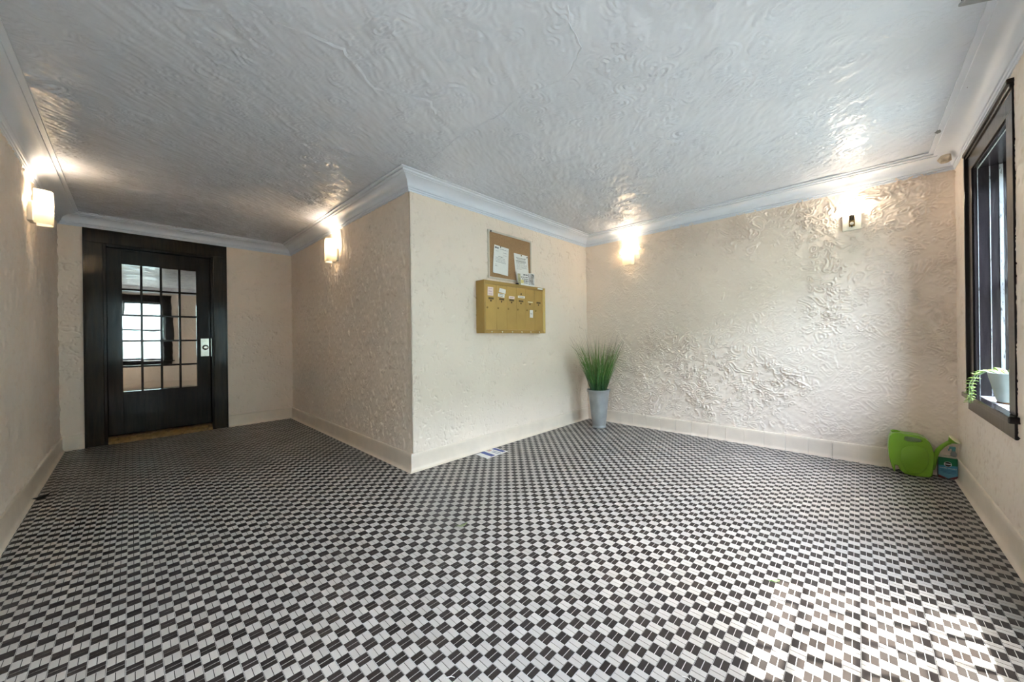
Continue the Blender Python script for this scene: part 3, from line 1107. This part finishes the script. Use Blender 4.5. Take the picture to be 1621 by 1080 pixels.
def sheet(name, corners, label, cat, lines, bow, header=False, ncol=8, nrow=10, y=None, seed=1):
    """paper sheet: corners (x, z) top-left, top-right, bottom-right, bottom-left on the board plane"""
    rng = random.Random(seed)
    y = y if y is not None else YC - 0.0185
    def at(f, g, off=0.0):
        tl, tr_, br, bl = corners
        x = (tl[0] * (1 - f) + tr_[0] * f) * (1 - g) + (bl[0] * (1 - f) + br[0] * f) * g
        z = (tl[1] * (1 - f) + tr_[1] * f) * (1 - g) + (bl[1] * (1 - f) + br[1] * f) * g
        d = bow * (g ** 2) * (0.6 + 0.4 * math.sin(3.2 * f + 0.4)) + 0.0012
        return (x, y - d - off, z)
    b = MB()
    rings = []
    for r in range(nrow + 1):
        g = r / nrow
        rings.append([at(c / ncol, g, 0.0004) for c in range(ncol + 1)] + [at(c / ncol, g, -0.0004) for c in range(ncol, -1, -1)])
    b.rings(rings)
    o = tag(b.build(name, M_paper, smooth=True), label, cat)
    tb = MB()
    for (g, f0, f1, hh) in lines:
        f = f0
        while f < f1:
            w = rng.uniform(0.05, 0.14)
            fe = min(f + w, f1)
            n = len(tb.v)
            tb.v += [at(f, g - hh, 0.0009), at(fe, g - hh, 0.0009), at(fe, g + hh, 0.0009), at(f, g + hh, 0.0009)]
            tb.f.append((n, n + 1, n + 2, n + 3))
            f = fe + 0.02
    tb.build('print_lines', M_ink, o)['kind'] = 'stuff'
    return o, at


lines1 = [(0.085, 0.05, 0.30, 0.030), (0.10, 0.40, 0.92, 0.007), (0.20, 0.12, 0.30, 0.005), (0.21, 0.62, 0.85, 0.005), (0.30, 0.65, 0.88, 0.005),
          (0.38, 0.30, 0.62, 0.008), (0.43, 0.12, 0.75, 0.005), (0.48, 0.12, 0.80, 0.005), (0.53, 0.12, 0.78, 0.005), (0.58, 0.15, 0.82, 0.006),
          (0.68, 0.12, 0.24, 0.005), (0.735, 0.12, 0.30, 0.006)]
n1, at1 = sheet('paper_notice', [(2.447, 1.966), (2.648, 1.956), (2.628, 1.676), (2.414, 1.688)], 'white letter with a grey heading pinned left on the cork board', 'notice', lines1, 0.012, seed=2)
lines2 = [(0.15, 0.14, 0.86, 0.010), (0.19, 0.20, 0.80, 0.007), (0.25, 0.10, 0.82, 0.010), (0.29, 0.12, 0.85, 0.010), (0.34, 0.12, 0.75, 0.007), (0.40, 0.12, 0.9, 0.004),
          (0.44, 0.12, 0.9, 0.004), (0.48, 0.12, 0.86, 0.004), (0.52, 0.12, 0.9, 0.004), (0.56, 0.12, 0.5, 0.004), (0.70, 0.12, 0.6, 0.008), (0.76, 0.12, 0.5, 0.005), (0.84, 0.12, 0.7, 0.006)]
n2, at2 = sheet('paper_notice', [(2.722, 1.928), (2.938, 1.927), (2.950, 1.660), (2.748, 1.640)], 'white printed sheet pinned right on the cork board', 'notice', lines2, 0.014, seed=4)
for (nn, at, f, g, m) in ((n1, at1, 0.42, 0.03, M_darkmetal), (n2, at2, 0.52, 0.04, M_brass), (n2, at2, 0.93, 0.07, M_darkmetal)):
    q = at(f, g, 0.0012)
    MB().lathe_y([(0.006, q[1]), (0.006, q[1] - 0.004), (0.003, q[1] - 0.006)], 12, q[0], q[2]).build('push_pin', m, nn, smooth=True)

# leaning picture card and its black clip on top of the mailbox
cy = YC - 0.052
card, atc = sheet('picture_card', [(2.735, 1.728), (3.005, 1.742), (3.003, 1.600), (2.733, 1.590)], 'small glossy picture card leaning on top of the mailboxes', 'card',
                  [(0.16, 0.34, 0.60, 0.045), (0.34, 0.20, 0.60, 0.03), (0.48, 0.25, 0.62, 0.03), (0.62, 0.34, 0.62, 0.045), (0.76, 0.36, 0.60, 0.03)], 0.010, y=cy, seed=6)


def card_patch(f0, f1, g0, g1, mat, name):
    MB().rings([[atc(f0, g0, 0.0009), atc(f1, g0, 0.0009), atc(f1, g1, 0.0009), atc(f0, g1, 0.0009)],
                [atc(f0, g0, 0.0), atc(f1, g0, 0.0), atc(f1, g1, 0.0), atc(f0, g1, 0.0)]]).build(name, mat, card)


t = NT('printed_grey_photograph')
t.set(color=t.ramp(t.noise(t.objco(), 30, 4), [(0.35, (0.10, 0.09, 0.08)), (0.5, (0.36, 0.34, 0.32)), (0.65, (0.72, 0.70, 0.70))]), rough=0.4)
card_patch(0.64, 0.98, 0.05, 0.88, t.m, 'printed_photo')
card_patch(0.02, 0.17, 0.10, 0.96, plain('olive_print', (0.40, 0.36, 0.20), 0.5, var=0.3, nscale=40), 'printed_band')
card_patch(0.19, 0.34, 0.55, 0.80, plain('yellow_print', (0.80, 0.68, 0.28), 0.5), 'printed_block')
BX(2.715, 2.737, YC - 0.075, YC - 0.045, 1.5865, 1.612).build('binder_clip', M_black, None, bevel=0.003)
tag(bpy.data.objects['binder_clip'], 'small black clip standing beside the picture card on the mailboxes', 'clip')

# ------------------------------------------------------------------ galvanised vase of grass
VX, VY = 3.765, 2.200
M_zinc = plain('galvanised_zinc', (0.36, 0.37, 0.365), 0.42, 0.4, var=0.14, nscale=9, bump=0.0006, bscale=40)
vase = tag(empty('grass_vase', (VX, VY, 0)), 'tall grey zinc vase of artificial grass in the back corner', 'potted plant')
prof = [(0.070, 0.0), (0.078, 0.004), (0.079, 0.022), (0.074, 0.030), (0.076, 0.036), (0.0785, 0.045), (0.080, 0.06)]
for k in range(1, 9):
    prof.append((0.080 + 0.040 * k / 8, 0.06 + 0.365 * k / 8))
prof += [(0.124, 0.430), (0.126, 0.436), (0.124, 0.442), (0.118, 0.440), (0.115, 0.42), (0.080, 0.07), (0.002, 0.065)]
MB().lathe(prof, 48).build('vase_body', M_zinc, vase, smooth=True)
MB().lathe([(0.112, 0.395), (0.112, 0.405), (0.06, 0.412), (0.002, 0.414)], 32).build('dark_filler', plain('dark_soil', (0.02, 0.016, 0.012), 0.95), vase)
for s in (-1, 1):
    ax, ay = s * 0.69, -s * 0.724
    pts = []
    for k in range(9):
        a = PI * k / 8
        r = 0.120 + 0.016 * math.sin(a)
        pts.append((ax * r, ay * r, 0.432 + 0.02 * math.cos(a)))
    MB().tube(pts, 0.0028, 6).build('vase_handle', M_zinc, vase)


def grass_mat(name, base, mid, tip):
    t = NT(name)
    sp = t.n('SeparateXYZ')
    t.l(t.objco(), sp.inputs[0])
    f = t.math('DIVIDE', t.math('SUBTRACT', sp.outputs[2], 0.4), 0.62, clamp=True)
    f = t.math('MULTIPLY_ADD', t.math('SUBTRACT', t.noise(t.objco(), 25, 2), 0.5), 0.5, f)
    t.set(color=t.ramp(f, [(0.0, base), (0.45, mid), (1.0, tip)]), rough=0.45)
    return t.m


G1 = grass_mat('green_grass_blade', (0.014, 0.07, 0.03), (0.10, 0.27, 0.05), (0.36, 0.42, 0.16))
G2 = grass_mat('dry_grass_blade', (0.03, 0.10, 0.03), (0.20, 0.28, 0.08), (0.26, 0.14, 0.10))
rng = random.Random(21)
for nm, mat, cnt, lo, hi, wid in (('grass_blades', G1, 210, 0.36, 0.66, 0.0052), ('dry_grass_blades', G2, 120, 0.48, 0.76, 0.0026)):
    b = MB()
    for k in range(cnt):
        a = rng.uniform(0, 2 * PI)
        r0 = 0.085 * math.sqrt(rng.random())
        x, y = r0 * math.cos(a), r0 * math.sin(a)
        a2 = a + rng.uniform(-0.7, 0.7)
        L = rng.uniform(lo, hi)
        lean = rng.uniform(0.02, 0.28) + r0 * 1.5
        curve = rng.uniform(0.0, 0.25) * (1.0 if rng.random() < 0.8 else 2.2)
        pts = []
        n = 7
        th = lean
        px, pz = 0.0, 0.405
        for j in range(n + 1):
            pts.append((x + px * math.cos(a2), y + px * math.sin(a2), pz))
            th = lean + curve * 2.2 * (j / n) ** 2
            px += math.sin(th) * L / n
            pz += math.cos(th) * L / n
        ws = rng.uniform(0, PI)
        wx, wy = math.cos(ws), math.sin(ws)
        base = len(b.v)
        for j, q in enumerate(pts):
            w = wid * (1 - (j / n) ** 1.6) * (0.6 + 0.4 * min(1, j / 2)) + 0.0003
            b.v += [(q[0] - wx * w, q[1] - wy * w, q[2]), (q[0] + wx * w, q[1] + wy * w, q[2]), (q[0] - wy * w * 0.35, q[1] + wx * w * 0.35, q[2])]
        for j in range(n):
            i0 = base + 3 * j
            b.f += [(i0, i0 + 2, i0 + 5, i0 + 3), (i0 + 2, i0 + 1, i0 + 4, i0 + 5)]
    o = b.build(nm, mat, vase)
    # keep the blades clear of the two walls behind the vase
    for v in o.data.vertices:
        v.co.x = min(v.co.x, XR - 0.02 - VX - 0.01)
        v.co.y = min(v.co.y, YC - 0.02 - VY - 0.01)
    o['kind'] = 'stuff'

# ------------------------------------------------------------------ watering can
M_green = plain('lime_green_plastic', (0.20, 0.40, 0.025), 0.28, var=0.05, nscale=5)
M_green2 = plain('pale_green_plastic', (0.42, 0.56, 0.34), 0.4, var=0.04)
can = tag(empty('watering_can', (4.008, -0.281, 0)), 'lime green plastic watering can with a cream rose on its spout', 'watering can')
OUT = [(-0.188, 0.292), (-0.208, 0.302), (-0.232, 0.303), (-0.250, 0.299), (-0.287, 0.300), (-0.325, 0.297), (-0.354, 0.286), (-0.376, 0.260), (-0.389, 0.222), (-0.396, 0.179),
       (-0.396, 0.124), (-0.392, 0.070), (-0.386, 0.022), (-0.372, 0.006), (-0.330, 0.001), (-0.278, 0.001), (-0.250, 0.006), (-0.226, 0.030), (-0.217, 0.060), (-0.203, 0.060),
       (-0.203, 0.004), (-0.192, 0.020), (-0.178, 0.072), (-0.171, 0.122), (-0.168, 0.180), (-0.169, 0.232), (-0.176, 0.270)]
HOLE = [(-0.251, 0.276), (-0.262, 0.284), (-0.299, 0.283), (-0.330, 0.275), (-0.338, 0.262), (-0.330, 0.252), (-0.299, 0.247), (-0.264, 0.247), (-0.252, 0.258)]


def extrude_hole(name, out, hole, x0, x1, mat, parent, bevel, seg):
    bm = bmesh.new()
    edges = []
    for loop in (out, hole):
        vsx = [bm.verts.new((x0, y + 0.29, z)) for y, z in loop]
        for i in range(len(vsx)):
            edges.append(bm.edges.new((vsx[i], vsx[(i + 1) % len(vsx)])))
    bmesh.ops.triangle_fill(bm, use_beauty=True, edges=edges)
    r = bmesh.ops.extrude_face_region(bm, geom=list(bm.faces))
    for v in r['geom']:
        if isinstance(v, bmesh.types.BMVert):
            v.co.x = x1
    bmesh.ops.recalc_face_normals(bm, faces=bm.faces)
    me = bpy.data.meshes.new(name)
    bm.to_mesh(me)
    bm.free()
    me.materials.append(mat)
    me.polygons.foreach_set('use_smooth', [True] * len(me.polygons))
    o = bpy.data.objects.new(name, me)
    C.objects.link(o)
    bv = o.modifiers.new('bevel', 'BEVEL')
    bv.width = bevel
    bv.segments = seg
    bv.limit_method = 'ANGLE'
    bv.angle_limit = math.radians(60)
    bv.harden_normals = True
    o.parent = parent
    return o


body = extrude_hole('can_body', OUT, HOLE, -0.060, 0.055, M_green, can, 0.020, 5)
# raised oval panel on the side
OV = [(-0.234, 0.150), (-0.243, 0.194), (-0.286, 0.219), (-0.335, 0.222), (-0.362, 0.198), (-0.370, 0.145), (-0.360, 0.080), (-0.336, 0.036), (-0.303, 0.021), (-0.267, 0.026), (-0.245, 0.060), (-0.235, 0.104)]
cy_, cz_ = sum(p[0] for p in OV) / len(OV), sum(p[1] for p in OV) / len(OV)
ov2 = []
for i in range(len(OV)):
    p0, p1, p2, p3 = [OV[(i + j - 1) % len(OV)] for j in range(4)]
    for tt in (0, 0.25, 0.5, 0.75):
        ov2.append(tuple(0.5 * (2 * p1[m] + (p2[m] - p0[m]) * tt + (2 * p0[m] - 5 * p1[m] + 4 * p2[m] - p3[m]) * tt ** 2 + (3 * p1[m] - p0[m] - 3 * p2[m] + p3[m]) * tt ** 3) for m in range(2)))
rings = []
for sc_, x in ((1.0, -0.058), (0.985, -0.0625), (0.95, -0.0645), (0.6, -0.0675), (0.02, -0.069)):
    rings.append([(x, cy_ + 0.29 + (y - cy_) * sc_, cz_ + (z - cz_) * sc_) for y, z in ov2])
MB().rings(rings).build('side_panel', M_green, can, smooth=True, angle=60)
# filler mouth
MB().lathe([(0.022, 0.298), (0.026, 0.300), (0.026, 0.308), (0.020, 0.310), (0.018, 0.300), (0.017, 0.292)], 24, 0.0, -0.208 + 0.29).build('filler_rim', M_green, can, smooth=True)
MB().lathe([(0.019, 0.301), (0.001, 0.302)], 20, 0.0, -0.208 + 0.29).build('filler_hole', M_black, can)
# back wall of the grip recess
BX(-0.022, -0.016, -0.340 + 0.29, -0.250 + 0.29, 0.245, 0.287).build('grip_recess', M_green2, can)
SP = [(-0.388, 0.060), (-0.399, 0.110), (-0.406, 0.160), (-0.419, 0.200), (-0.440, 0.234), (-0.462, 0.258), (-0.474, 0.268)]
MB().tube([(0.0, y + 0.29, z) for y, z in SP], [0.017, 0.0155, 0.0145, 0.0135, 0.0125, 0.012, 0.014], 14).build('spout', M_green, can, smooth=True)
d = Vector((-0.16, -0.62, 0.68)).normalized()
p0 = Vector((0, -0.474 + 0.29, 0.268))
MB().tube([p0, p0 + d * 0.010, p0 + d * 0.030], [0.012, 0.018, 0.034], 20).build('rose_cone', M_green, can, smooth=True)
MB().tube([p0 + d * 0.0302, p0 + d * 0.036, p0 + d * 0.0385], [0.0345, 0.0345, 0.030], 20).build('rose_plate', plain('cream_plastic', (0.80, 0.76, 0.52), 0.45), can, smooth=True, angle=30)

# ------------------------------------------------------------------ plant food box
bx = tag(empty('plant_food_box', (4.055, -0.458, 0)), 'green and blue plant food carton in the corner under the spout', 'box')
t = NT('carton_front_print')
sp = t.n('SeparateXYZ')
t.l(t.objco(), sp.inputs[0])
z = t.math('MULTIPLY_ADD', sp.outputs[1], 0.06, sp.outputs[2])
green = t.smooth(z, 0.0945, 0.0955)
low = t.smooth(t.math('MULTIPLY_ADD', t.math('ABSOLUTE', sp.outputs[1]), -0.5, z), 0.004, 0.001)
c = t.mix(t.smooth(z, 0.02, 0.09), (0.14, 0.36, 0.52), (0.07, 0.30, 0.47))
c = t.mix(green, c, (0.006, 0.19, 0.075))
c = t.mix(low, c, (0.22, 0.05, 0.05))
t.set(color=c, rough=0.35)
M_front = t.m
M_side = plain('dark_green_carton', (0.006, 0.022, 0.016), 0.4)
M_top = plain('tan_carton_top', (0.50, 0.44, 0.34), 0.6)
BX(-0.0245, 0.027, -0.0455, 0.0455, 0.0, 0.150).build('carton', M_side, bx, bevel=0.001)
BX(-0.0255, -0.0246, -0.0450, 0.0450, 0.002, 0.149).build('front_print', M_front, bx)
MB().rings([[(-0.0245, -0.0455, 0.1505), (-0.0245, 0.0455, 0.1505), (0.027, 0.0455, 0.1505), (0.027, -0.0455, 0.1505)],
            [(-0.015, -0.040, 0.158), (-0.015, 0.036, 0.158), (0.024, 0.036, 0.160), (0.024, -0.040, 0.160)]]).build('top_flap', M_top, bx)
M_white = plain('white_print', (0.85, 0.85, 0.84), 0.5, var=0.02)


def disc(y, z, ry, rz, x, mat, name, n=28, half=None):
    pts = []
    for k in range(n):
        a = 2 * PI * k / n
        pts.append((x, y + ry * math.cos(a), z + rz * math.sin(a)))
    MB().rings([pts, [(x + 0.0004, q[1], q[2]) for q in pts]]).build(name, mat, bx)


disc(0.0, 0.104, 0.0185, 0.0185, -0.0260, M_white, 'logo_ring')
disc(0.0, 0.104, 0.0158, 0.0165, -0.0265, M_black, 'logo_disc')
MB().box(-0.0270, -0.0266, -0.0158, 0.0158, 0.1015, 0.1075).build('logo_band', M_white, bx)


def text(body, size, loc, mat, name, parent, rot):
    cu = bpy.data.curves.new(name, 'FONT')
    cu.body = body
    cu.size = size
    cu.align_x = 'CENTER'
    cu.extrude = 0.0001
    o = bpy.data.objects.new(name, cu)
    C.objects.link(o)
    o.location = loc
    o.rotation_euler = rot
    cu.materials.append(mat)
    dg = bpy.context.evaluated_depsgraph_get()
    me = bpy.data.meshes.new_from_object(o.evaluated_get(dg))
    bpy.data.objects.remove(o)
    o = bpy.data.objects.new(name, me)
    C.objects.link(o)
    o.location = loc
    o.rotation_euler = rot
    o['kind'] = 'stuff'
    o.parent = parent
    return o


text('WATER SOLUBLE', 0.0105, (-0.0262, 0.0, 0.072), M_white, 'print_title', bx, (PI / 2, 0, -PI / 2))
b = MB()
for k, (ya, yb_) in enumerate(((-0.036, 0.030), (-0.038, 0.034), (-0.030, 0.022))):
    b.box(-0.0260, -0.0256, ya, yb_, 0.058 - k * 0.009, 0.0605 - k * 0.009)
b.build('print_lines', plain('navy_print', (0.02, 0.07, 0.22), 0.5), bx)['kind'] = 'stuff'

# spray bottle standing in the corner behind the carton
sb = tag(empty('spray_bottle', (3.975, -0.486, 0)), 'small clear spray bottle with a teal head beside the carton', 'spray bottle')
sb.location = (4.0555, -0.458, 0.161)
t = NT('clear_plastic')
t.set(color=(0.72, 0.76, 0.74), rough=0.15, trans=0.6)
M_clear = t.m
MB().lathe([(0.012, 0.0), (0.015, 0.002), (0.015, 0.020), (0.010, 0.032), (0.008, 0.040)], 20, 0.0, -0.030).build('bottle', M_clear, sb, smooth=True)
M_teal = plain('teal_plastic', (0.10, 0.33, 0.36), 0.35)
MB().lathe([(0.009, 0.038), (0.009, 0.052), (0.006, 0.054)], 16, 0.0, -0.030).build('collar', M_teal, sb, smooth=True)
BX(-0.007, 0.007, -0.040, -0.010, 0.0525, 0.068).build('spray_head', M_teal, sb, bevel=0.003)
MB().tube([(0, -0.014, 0.054), (0, -0.008, 0.046), (0, -0.008, 0.036)], 0.003, 8).build('trigger', M_teal, sb)

# ------------------------------------------------------------------ pot on the window sill
PXc, PYc, PZ = 3.235, -0.592, WIN_C[2] + 0.0225
M_cel = plain('celadon_glaze', (0.40, 0.47, 0.44), 0.35, var=0.1, nscale=14)
pot = tag(empty('succulent_pot', (PXc, PYc, PZ)), 'pale green pot of trailing succulents on the window sill', 'potted plant')
MB().lathe([(0.046, 0.006), (0.049, 0.008), (0.052, 0.014), (0.080, 0.155), (0.081, 0.162), (0.077, 0.163), (0.070, 0.14), (0.002, 0.135)], 40).build('pot_body', M_cel, pot, smooth=True)
MB().lathe([(0.050, 0.0), (0.052, 0.003), (0.050, 0.0065), (0.02, 0.0068)], 32).build('rust_foot', plain('rusty_saucer', (0.20, 0.09, 0.035), 0.8, var=0.3), pot)
M_soil = plain('potting_soil', (0.03, 0.02, 0.015), 0.95)
MB().lathe([(0.070, 0.142), (0.06, 0.150), (0.002, 0.152)], 24).build('soil', M_soil, pot)


def leaf_mat(name, c0, c1):
    return plain(name, c0, 0.45, var=0.25, nscale=50) if c1 is None else plain(name, tuple((a + b) / 2 for a, b in zip(c0, c1)), 0.4, var=0.35, nscale=60)


L1 = leaf_mat('lime_succulent_leaf', (0.20, 0.34, 0.05), (0.40, 0.54, 0.14))
L2 = leaf_mat('grey_green_succulent_leaf', (0.22, 0.34, 0.18), (0.40, 0.50, 0.36))


def leaf(b, p, d, L, w, up=Vector((0, 0, 1)), th=0.3, seg=5):
    d = d.normalized()
    s = d.cross(up)
    s = s.normalized() if s.length > 1e-4 else Vector((1, 0, 0))
    u = s.cross(d)
    rings = []
    for k in range(seg + 1):
        f = k / seg
        r = w * (math.sin(PI * (0.06 + 0.90 * f)) ** 0.8)
        c = p + d * L * f + u * (L * 0.12 * math.sin(PI * f))
        rings.append([c + s * r * math.cos(2 * PI * i / 6) + u * r * th * math.sin(2 * PI * i / 6) for i in range(6)])
    b.rings(rings)


rng = random.Random(9)
for k in range(26):
    a = rng.uniform(0, 2 * PI)
    r = 0.062 * math.sqrt(rng.random())
    p = Vector((r * math.cos(a), r * math.sin(a), 0.148 + rng.uniform(0, 0.012)))
    d = Vector((math.cos(a) * rng.uniform(0.5, 1.1), math.sin(a) * rng.uniform(0.5, 1.1), rng.uniform(0.15, 0.9)))
    b = MB()
    leaf(b, p, d, rng.uniform(0.035, 0.060), rng.uniform(0.008, 0.012))
    b.build('succulent_leaf', L1 if rng.random() < 0.6 else L2, pot, smooth=True, angle=80)
# trailing stems over the front of the sill
b = MB()
stems = MB()
for s in range(3):
    off = Vector((rng.uniform(-0.02, 0.035), rng.uniform(-0.008, 0.006), 0))
    ctrl = [Vector((0.045, 0.035, 0.155)), Vector((0.065, 0.070, 0.165)) + off * 0.5, Vector((0.085, 0.105, 0.140)) + off,
            Vector((0.095, 0.124, 0.09)) + off, Vector((0.098, 0.126, 0.03 - 0.012 * s)) + off, Vector((0.098, 0.126, -0.015 - 0.008 * s)) + off]
    pts = []
    for i in range(len(ctrl) - 1):
        for j in range(6):
            pts.append(ctrl[i].lerp(ctrl[i + 1], j / 6))
    stems.tube(pts, 0.0022, 5)
    for i, q in enumerate(pts[2:]):
        if i % 2:
            continue
        for k in range(4):
            a = 2 * PI * k / 4 + i * 0.55
            leaf(b, q, Vector((math.cos(a), math.sin(a), -0.25 if i > 10 else 0.5)), rng.uniform(0.016, 0.024), 0.0030, th=0.7, seg=3)
b.build('trailing_leaves', L1, pot, smooth=True, angle=80)['kind'] = 'stuff'
stems.build('trailing_stems', L2, pot)

# ------------------------------------------------------------------ flyer, leaves and bits on the floor
FY = [(2.143, 2.512), (2.133, 2.344), (2.396, 2.346), (2.399, 2.528)]
fl_ = MB()
n = 8
rings = []
def fpt(f, g, z):
    x = (FY[0][0] * (1 - f) + FY[3][0] * f) * (1 - g) + (FY[1][0] * (1 - f) + FY[2][0] * f) * g
    y = (FY[0][1] * (1 - f) + FY[3][1] * f) * (1 - g) + (FY[1][1] * (1 - f) + FY[2][1] * f) * g
    return (x, y, z + 0.004 * (f * (1 - f)) + 0.003 * f * g)
for k in range(n + 1):
    rings.append([fpt(k / n, g / 4, 0.0014) for g in range(5)] + [fpt(k / n, g / 4, 0.0006) for g in range(4, -1, -1)])
fl_.rings(rings)
fly = tag(fl_.build('paper_flyer', M_paper, smooth=True), 'blue and white leaflet lying on the tiles below the mailboxes', 'leaflet')
M_navy = plain('navy_blue_print', (0.06, 0.085, 0.30), 0.5)


def fpatch(f0, f1, g0, g1, mat, name):
    r0, r1 = [], []
    b = MB()
    rows = []
    m = 6
    for i in range(m + 1):
        f = f0 + (f1 - f0) * i / m
        rows.append([Vector(fpt(f, g0, 0.0019)), Vector(fpt(f, (g0 + g1) / 2, 0.0019)), Vector(fpt(f, g1, 0.0019)), Vector(fpt(f, g1, 0.0015)), Vector(fpt(f, g0, 0.0015))])
    b.rings(rows)
    b.build(name, mat, fly)


fpatch(0.22, 0.40, 0.0, 0.92, M_navy, 'printed_stripe')
fpatch(0.80, 0.96, 0.02, 0.85, M_navy, 'printed_stripe')
fpatch(0.55, 0.60, 0.35, 0.9, plain('grey_blue_print', (0.25, 0.28, 0.36), 0.5), 'printed_line')
fpatch(0.66, 0.71, 0.30, 0.9, plain('grey_blue_print', (0.25, 0.28, 0.36), 0.5), 'printed_line')
fpatch(0.52, 0.70, 0.03, 0.22, plain('salmon_print', (0.70, 0.45, 0.38), 0.5), 'printed_block')


def fallen_leaf(x, y, rz, L, w, mat, label, curl=0.012):
    b = MB()
    rings = []
    n = 10
    for k in range(n + 1):
        f = k / n
        ww = w * math.sin(PI * min(max(f, 0.02), 0.98)) ** 0.8 + 0.0006
        px = (f - 0.5) * L
        z = 0.002 + curl * (2 * f - 1) ** 2
        rings.append([(px, -ww, z + 0.003), (px, 0, z), (px, ww, z + 0.003), (px, ww, z + 0.0036), (px, 0, z + 0.0006), (px, -ww, z + 0.0036)])
    b.rings(rings)
    root = empty('fallen_leaf', (x, y, 0), rz)
    b.build('blade', mat, root, smooth=True)
    MB().tube([(-L * 0.5 - L * 0.22, 0, 0.004), (-L * 0.5, 0, 0.003 + curl)], 0.0009, 5).build('leaf_stalk', mat, root)
    return tag(root, label, 'leaf', 'leaves fallen on the tiles')


fallen_leaf(1.262, 1.605, -0.35, 0.060, 0.011, plain('dull_green_leaf', (0.22, 0.26, 0.12), 0.5, var=0.25), 'dull green leaf lying on the tiles in front of the corner')
fallen_leaf(1.868, 0.262, -0.9, 0.034, 0.005, plain('bright_green_leaf', (0.25, 0.50, 0.12), 0.5), 'tiny bright green leaf on the sunlit tiles', 0.003)
fallen_leaf(-0.435, 4.02, 0.4, 0.090, 0.030, plain('black_dry_leaf', (0.010, 0.009, 0.009), 0.8), 'curled black leaf by the base of the left wall', 0.016)


def thread(pts, label):
    o = MB().tube([(x, y, z) for x, y, z in pts], 0.0008, 6).build('thread_scrap', plain('white_thread', (0.75, 0.73, 0.70), 0.8))
    tag(o, label, 'thread', 'thread scraps on the tiles')


thread([(0.655, 0.93, 0.001), (0.662, 0.922, 0.004), (0.672, 0.918, 0.002), (0.678, 0.908, 0.001)], 'short curled white thread on the dark tiles at lower centre')
thread([(1.155, 0.40, 0.001), (1.160, 0.385, 0.003), (1.158, 0.372, 0.001), (1.168, 0.380, 0.002)], 'small white thread on the tiles at the lower edge')

# ------------------------------------------------------------------ grey fixture by the ceiling near the entrance
cf = tag(empty('metal_fixture', (2.04, -0.267, 2.20), math.atan2(-0.89, 0.46)), 'grey metal fixture at the ceiling in the top right corner', 'fixture')
M_fix = plain('grey_fixture_metal', (0.30, 0.30, 0.31), 0.35, 0.5)
BX(0.0, 0.235, -0.10, 0.0, 0.0, 0.012).build('lower_lip', M_fix, cf, bevel=0.004)
BX(0.006, 0.235, -0.094, -0.006, 0.012, 0.024).build('dark_gap', M_black, cf)
BX(0.001, 0.235, -0.099, -0.001, 0.024, 0.060).build('housing', M_fix, cf, bevel=0.004)

# unseen tree added outside to keep the high sun off the far window
tree = tag(empty('sun_blocking_tree', (4.6, -3.3, -0.12)), 'unseen leafy tree added to shade the far window', 'tree')
rng = random.Random(4)
MB().tube([(0, 0, 0), (0.02, 0.0, 2.0), (-0.1, 0.05, 4.0), (-0.3, 0.15, 5.2)], [0.11, 0.09, 0.07, 0.03], 10).build('trunk', plain('bark', (0.09, 0.06, 0.04), 0.9), tree)
b = MB()
for k in range(1500):
    d = Vector((rng.gauss(0, 1), rng.gauss(0, 1), rng.gauss(0, 1))).normalized() * 0.85 * rng.random() ** 0.4
    leaf(b, Vector((-0.38, 0.2, 5.42)) + d, Vector((rng.gauss(0, 1), rng.gauss(0, 1), rng.gauss(0, 1) - 0.4)), rng.uniform(0.10, 0.16), 0.045, seg=3, th=0.1)
b.build('foliage', plain('tree_leaf', (0.09, 0.18, 0.04), 0.6, var=0.3), tree)['kind'] = 'stuff'
